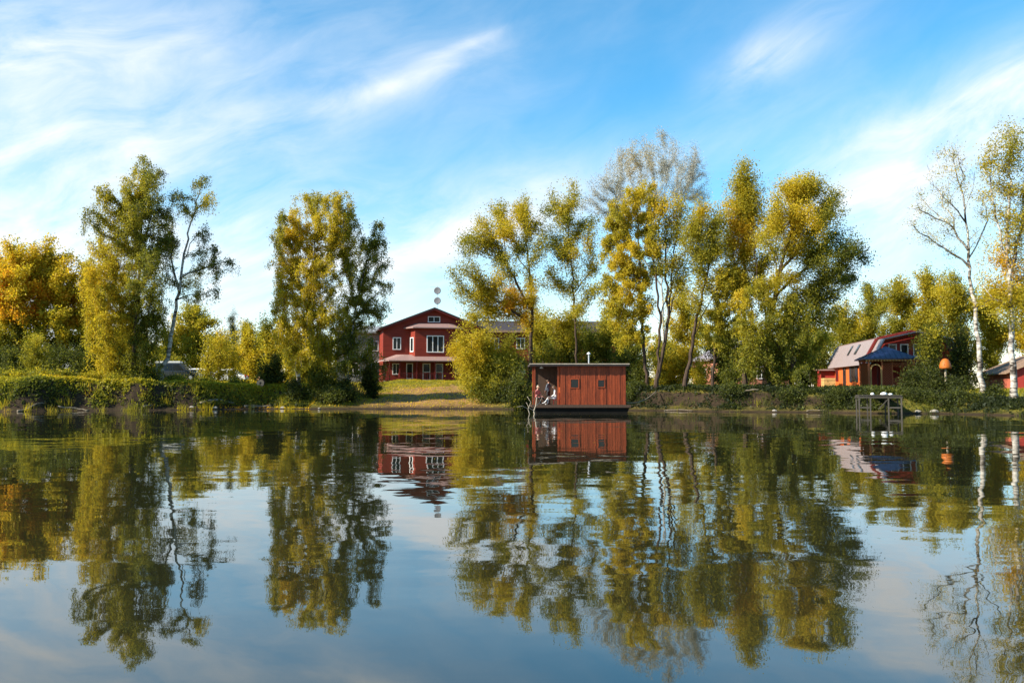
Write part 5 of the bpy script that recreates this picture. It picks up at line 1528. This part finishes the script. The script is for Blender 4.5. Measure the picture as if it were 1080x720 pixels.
gO = 'dark olive trees behind the willow trunks'
for i, (px, top, t, lab) in enumerate([(575, 352, .16, 'left of the houseboat roof'), (625, 346, .16, 'over the houseboat vent pipe'), (662, 350, .18, 'behind the yellow drooping willow'), (700, 358, .30, 'seen between the multi stemmed trunks'), (764, 352, .20, 'right of the leaning willow fork'), (866, 350, .24, 'left of the cottage roof')]):
    rg = np.random.RandomState(700 + i)
    T('understorey_tree', 'dark olive low tree ' + lab, 'tree', (px, 402), 93 + i % 3, [(px, 385), (px, top + 8)],
      [(px + rg.uniform(-10, 10), top + 6 + j * 8, 14, 8, t + rg.uniform(-.06, .08)) for j in range(6)], r0=.12, tips=.8, dens=.9, seed=700 + i, leaf=.2, group=gO, tvar=.06)
gU = 'undergrowth shrubs behind the bank trees'
for i, (px, py, rx, ry, t, Yv, lab) in enumerate([(-20, 378, 22, 18, .12, 90, 'dark undergrowth below the furthest left autumn tree'), (10, 380, 18, 18, .10, 89, 'dark undergrowth below the broad golden tree'), (58, 378, 16, 18, .10, 90, 'dark undergrowth right of the young tree'), (84, 380, 14, 18, .10, 89, 'dark undergrowth just left of the weeping birch'),
        (175, 385, 16, 14, .40, 96, 'golden undergrowth behind the dark car'), (655, 385, 16, 18, .12, 84, 'dark undergrowth behind the right end of the houseboat'), (676, 392, 12, 14, .16, 82, 'dark undergrowth behind the yellow willow stem'),
        (705, 385, 12, 16, .55, 95, 'sunny yellow undergrowth between the willow trunks'), (738, 392, 10, 11, .45, 90, 'yellow green undergrowth left of the brick house'), (790, 372, 18, 24, .24, 82, 'dark undergrowth in front of the brick house'), (822, 374, 18, 26, .22, 81, 'dark undergrowth behind the great willow trunk'), (850, 376, 14, 24, .26, 82, 'dark undergrowth left of the cottage annex'), (770, 395, 10, 9, .2, 80, 'low dark undergrowth right of the straight willow stem')]):
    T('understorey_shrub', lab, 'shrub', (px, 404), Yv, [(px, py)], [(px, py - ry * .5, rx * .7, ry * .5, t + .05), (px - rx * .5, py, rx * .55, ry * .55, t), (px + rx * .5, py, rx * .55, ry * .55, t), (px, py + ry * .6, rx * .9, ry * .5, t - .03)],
      r0=.07, tips=1.0, dens=.9, seed=500 + i, group=gU, tvar=.07, leaf=.18)
# ------------------------------------------------------------------ bank shrubs and ground cover
gL = 'weedy bushes along the left bank'
for i, (px, py, rx, ry, t, Yv, lab) in enumerate([(-12, 404, 16, 10, .42, 72, 'rusty bush at the far left of the bank'), (12, 405, 15, 10, .40, 71.5, 'rusty bush on the left bank below the autumn trees'), (42, 406, 16, 10, .44, 72, 'golden bush on the left bank below the young tree'), (66, 408, 12, 10, .36, 72, 'olive bush on the left bank right of the young tree'),
        (98, 404, 14, 9, .50, 73.5, 'bright yellow bush at the left foot of the weeping birch'), (118, 410, 14, 9, .42, 73, 'pale green bush below the weeping birch'), (150, 412, 16, 10, .12, 73.5, 'dark bush between the two left birches'), (185, 408, 16, 7, .34, 76.5, 'low olive bush below the dark car'), (215, 408, 18, 6, .36, 78, 'low olive bush below the white cars'), (250, 410, 14, 7, .22, 79, 'low green bush left of the sawn logs')]):
    T('bank_bush', lab, 'shrub', (px, py + ry), Yv, [(px, py)], [(px, py - ry * .4, rx * .65, ry * .5, t + .06), (px - rx * .55, py + 1, rx * .5, ry * .5, t), (px + rx * .55, py + 1, rx * .5, ry * .5, t - .03), (px, py + ry * .6, rx * .9, ry * .45, t - .14)],  # lower clumps tinted darker, painting in the shade low on the bank
      r0=.04, tips=1.5, dens=1.0, seed=300 + i, spread=.28, group=gL, tvar=.09, depth=1.0)
gV = 'dark undergrowth along the willow bank'
for i, (px, lab) in enumerate([(585, 'behind the houseboat porch'), (640, 'behind the houseboat cabin'), (668, 'right of the houseboat cabin'), (770, 'right of the straight willow'), (830, 'below the great willow'), (885, 'below the orange cottage')]):
    Yv = float(shore(xat(px, 67))) + 2.0; r_ = np.random.RandomState(i)
    T('bank_bush', 'low dark bush on the bank ' + lab, 'shrub', (px, 425), Yv, [(px, 416)], [(px + r_.uniform(-5, 5), 416, 12, 6, .09), (px - 9, 421, 10, 5, .08), (px + 9, 421, 10, 5, .1)],
      r0=.04, tips=1.4, dens=1.1, seed=330 + i, spread=.28, group=gV, tvar=.05)

def ground_leaves(name, label, n, xr, sr, hmax, size, tfun, seed, clump=1.6, blade=False, mask=None):
    """uncountable low growth spread over the bank: x range, distance s behind the shore"""
    rng = np.random.RandomState(seed)
    x = rng.uniform(xr[0], xr[1], n); s = rng.uniform(sr[0], sr[1], n)
    y = shore(x) + s
    dn = vnoise(x, y, clump) * .7 + vnoise(x, y, clump * .35) * .3
    keep = rng.rand(n) < np.clip((dn - .15) * 2.2, .15, 1)
    keep &= (s > 2.3) | (rng.rand(n) < np.clip((vnoise(x, y + 70, 1.9) * .65 + vnoise(x, y, .5) * .35 - .36) * 4, .04, 1)) | blade
    if mask is not None:
        keep &= mask(x, y, s)
    x, y, s, dn = x[keep], y[keep], s[keep], dn[keep]
    z = H(x, y)
    n = len(x)
    if blade:
        P = np.stack([x, y, z - .02], 1)
        ax = np.stack([rng.normal(size=n) * .35, rng.normal(size=n) * .35, np.ones(n)], 1)
        L = hmax * rng.uniform(.5, 1.2, n); wr = .2
    else:
        P = np.stack([x, y, z + rng.rand(n) * hmax * (.12 + 1.5 * np.clip(vnoise(x, y + 40, 1.7) * .6 + vnoise(x, y, .6) * .4 - .22, 0, 1) ** 1.3)], 1)
        ax = rng.normal(size=(n, 3)); ax[:, 2] += .4
        L = size * rng.uniform(.6, 1.4, n); wr = .8
    ax /= np.linalg.norm(ax, axis=1)[:, None]
    t = tfun(x, y, s) + rng.normal(size=n) * .07 + (vnoise(x, y, 2.2) - .5) * .3
    v, q = leaf_quads(P, L, ax, rng, wr)
    o = link(name, quad_mesh(name, v, q, 'leaf', np.clip(t, 0, 1)))
    tag(o, label, 'ground cover', kind='stuff')
ground_leaves('bank_weeds', 'golden and rusty weeds covering the left bank', 110000, (-52, -17.5), (.4, 8), .36, .19, lambda x, y, s: .06 + .13 * np.clip(s, 0, 4) + (vnoise(x, y, 3.1) - .5) * .35, 401)  # tint drops towards the water to paint shade on the lower bank
ground_leaves('bank_weeds', 'weeds tinted dark for the shade on the bank under the willows', 110000, (0, 46), (.5, 6), .36, .18, lambda x, y, s: .0 + .014 * np.clip(s, 0, 10), 402)  # near-black tint carries the willows' shade in the leaf colour
def lawn_mask(x, y, s):
    tr = ((x + 7.5) / 7.5) ** 2 + ((y - 83) / 12.5) ** 2
    return tr + (vnoise(x, y, 1.5) - .5) * 1.4 + (vnoise(x, y, .4) - .5) * .8 > .6
ground_leaves('lawn_grass', 'short yellow green grass on the slope before the red lodge', 80000, (-19, 4), (1.5, 34), .22, .1, lambda x, y, s: np.full(len(x), .42), 403, blade=True, mask=lawn_mask)
ground_leaves('lawn_grass', 'sunlit grass behind the willow trunks and round the cottage', 50000, (5, 44), (5, 26), .28, .1, lambda x, y, s: np.full(len(x), .38), 404, blade=True)
ground_leaves('lawn_grass', 'grass round the parked cars and under the autumn trees', 30000, (-52, -19), (6, 24), .3, .1, lambda x, y, s: np.full(len(x), .45), 405, blade=True)
ground_leaves('fallen_leaves', 'fallen orange leaves on the muddy shore by the sawn logs', 5000, (-27, -17), (.1, 3.5), .05, .13, lambda x, y, s: np.full(len(x), .80), 406, clump=.8)
def reeds(label, xr, n_clump, seed, t0, hmin, hmax):
    rng = np.random.RandomState(seed)
    cx = rng.uniform(xr[0], xr[1], n_clump); cs = rng.uniform(-.25, 1.6, n_clump); ch = rng.uniform(hmin, hmax, n_clump)
    k_ = rng.randint(18, 46, n_clump); idx = np.repeat(np.arange(n_clump), k_); n = len(idx)
    x = cx[idx] + rng.normal(size=n) * .22; y = shore(cx)[idx] + cs[idx] + rng.normal(size=n) * .15
    P = np.stack([x, y, np.maximum(H(x, y) - .03, -.1)], 1)
    ax = np.stack([rng.normal(size=n) * .28, rng.normal(size=n) * .28, np.ones(n)], 1); ax /= np.linalg.norm(ax, axis=1)[:, None]
    v, q = leaf_quads(P, ch[idx] * rng.uniform(.5, 1.1, n), ax, rng, .06)
    t = t0 + rng.normal(size=n_clump)[idx] * .12 + rng.normal(size=n) * .05
    tag(link('shore_reeds', quad_mesh('shore_reeds', v, q, 'leaf', np.clip(t, 0, 1))), label, 'reeds', kind='stuff')
reeds('tufts of yellowing reeds and grass along the left waterline', (-50, -17), 90, 611, .46, .3, .8)
reeds('dark tufts of reeds along the waterline under the willows', (9, 36), 60, 612, .15, .3, .6)
ground_leaves('fallen_leaves', 'fallen yellow leaves scattered over the lodge slope', 9000, (-18, 4), (.2, 30), .03, .12, lambda x, y, s: np.full(len(x), .66), 407, clump=1.1)
# floating leaves
rng = np.random.RandomState(77)
n = 1100
P = np.stack([rng.uniform(-38, 36, n), 72 - 54 * rng.rand(n) ** 1.6, np.full(n, .006)], 1)
P = P[P[:, 1] < shore(P[:, 0]) - .4]; n = len(P)
ang = rng.rand(n) * 6.28
ax = np.stack([np.cos(ang), np.sin(ang), np.zeros(n)], 1); b_ = np.stack([-np.sin(ang), np.cos(ang), np.zeros(n)], 1)
L = rng.uniform(.04, .09, n)[:, None]
v = np.stack([P, P + ax * L * .5 + b_ * L * .3, P + ax * L, P + ax * L * .5 - b_ * L * .3], 1).reshape(-1, 3)
tag(link('floating_leaves', quad_mesh('floating_leaves', v, np.arange(n * 4).reshape(-1, 4), 'leaf', rng.uniform(.5, .8, n))), 'scattered small fallen leaves floating on the pond', 'leaves', kind='stuff')
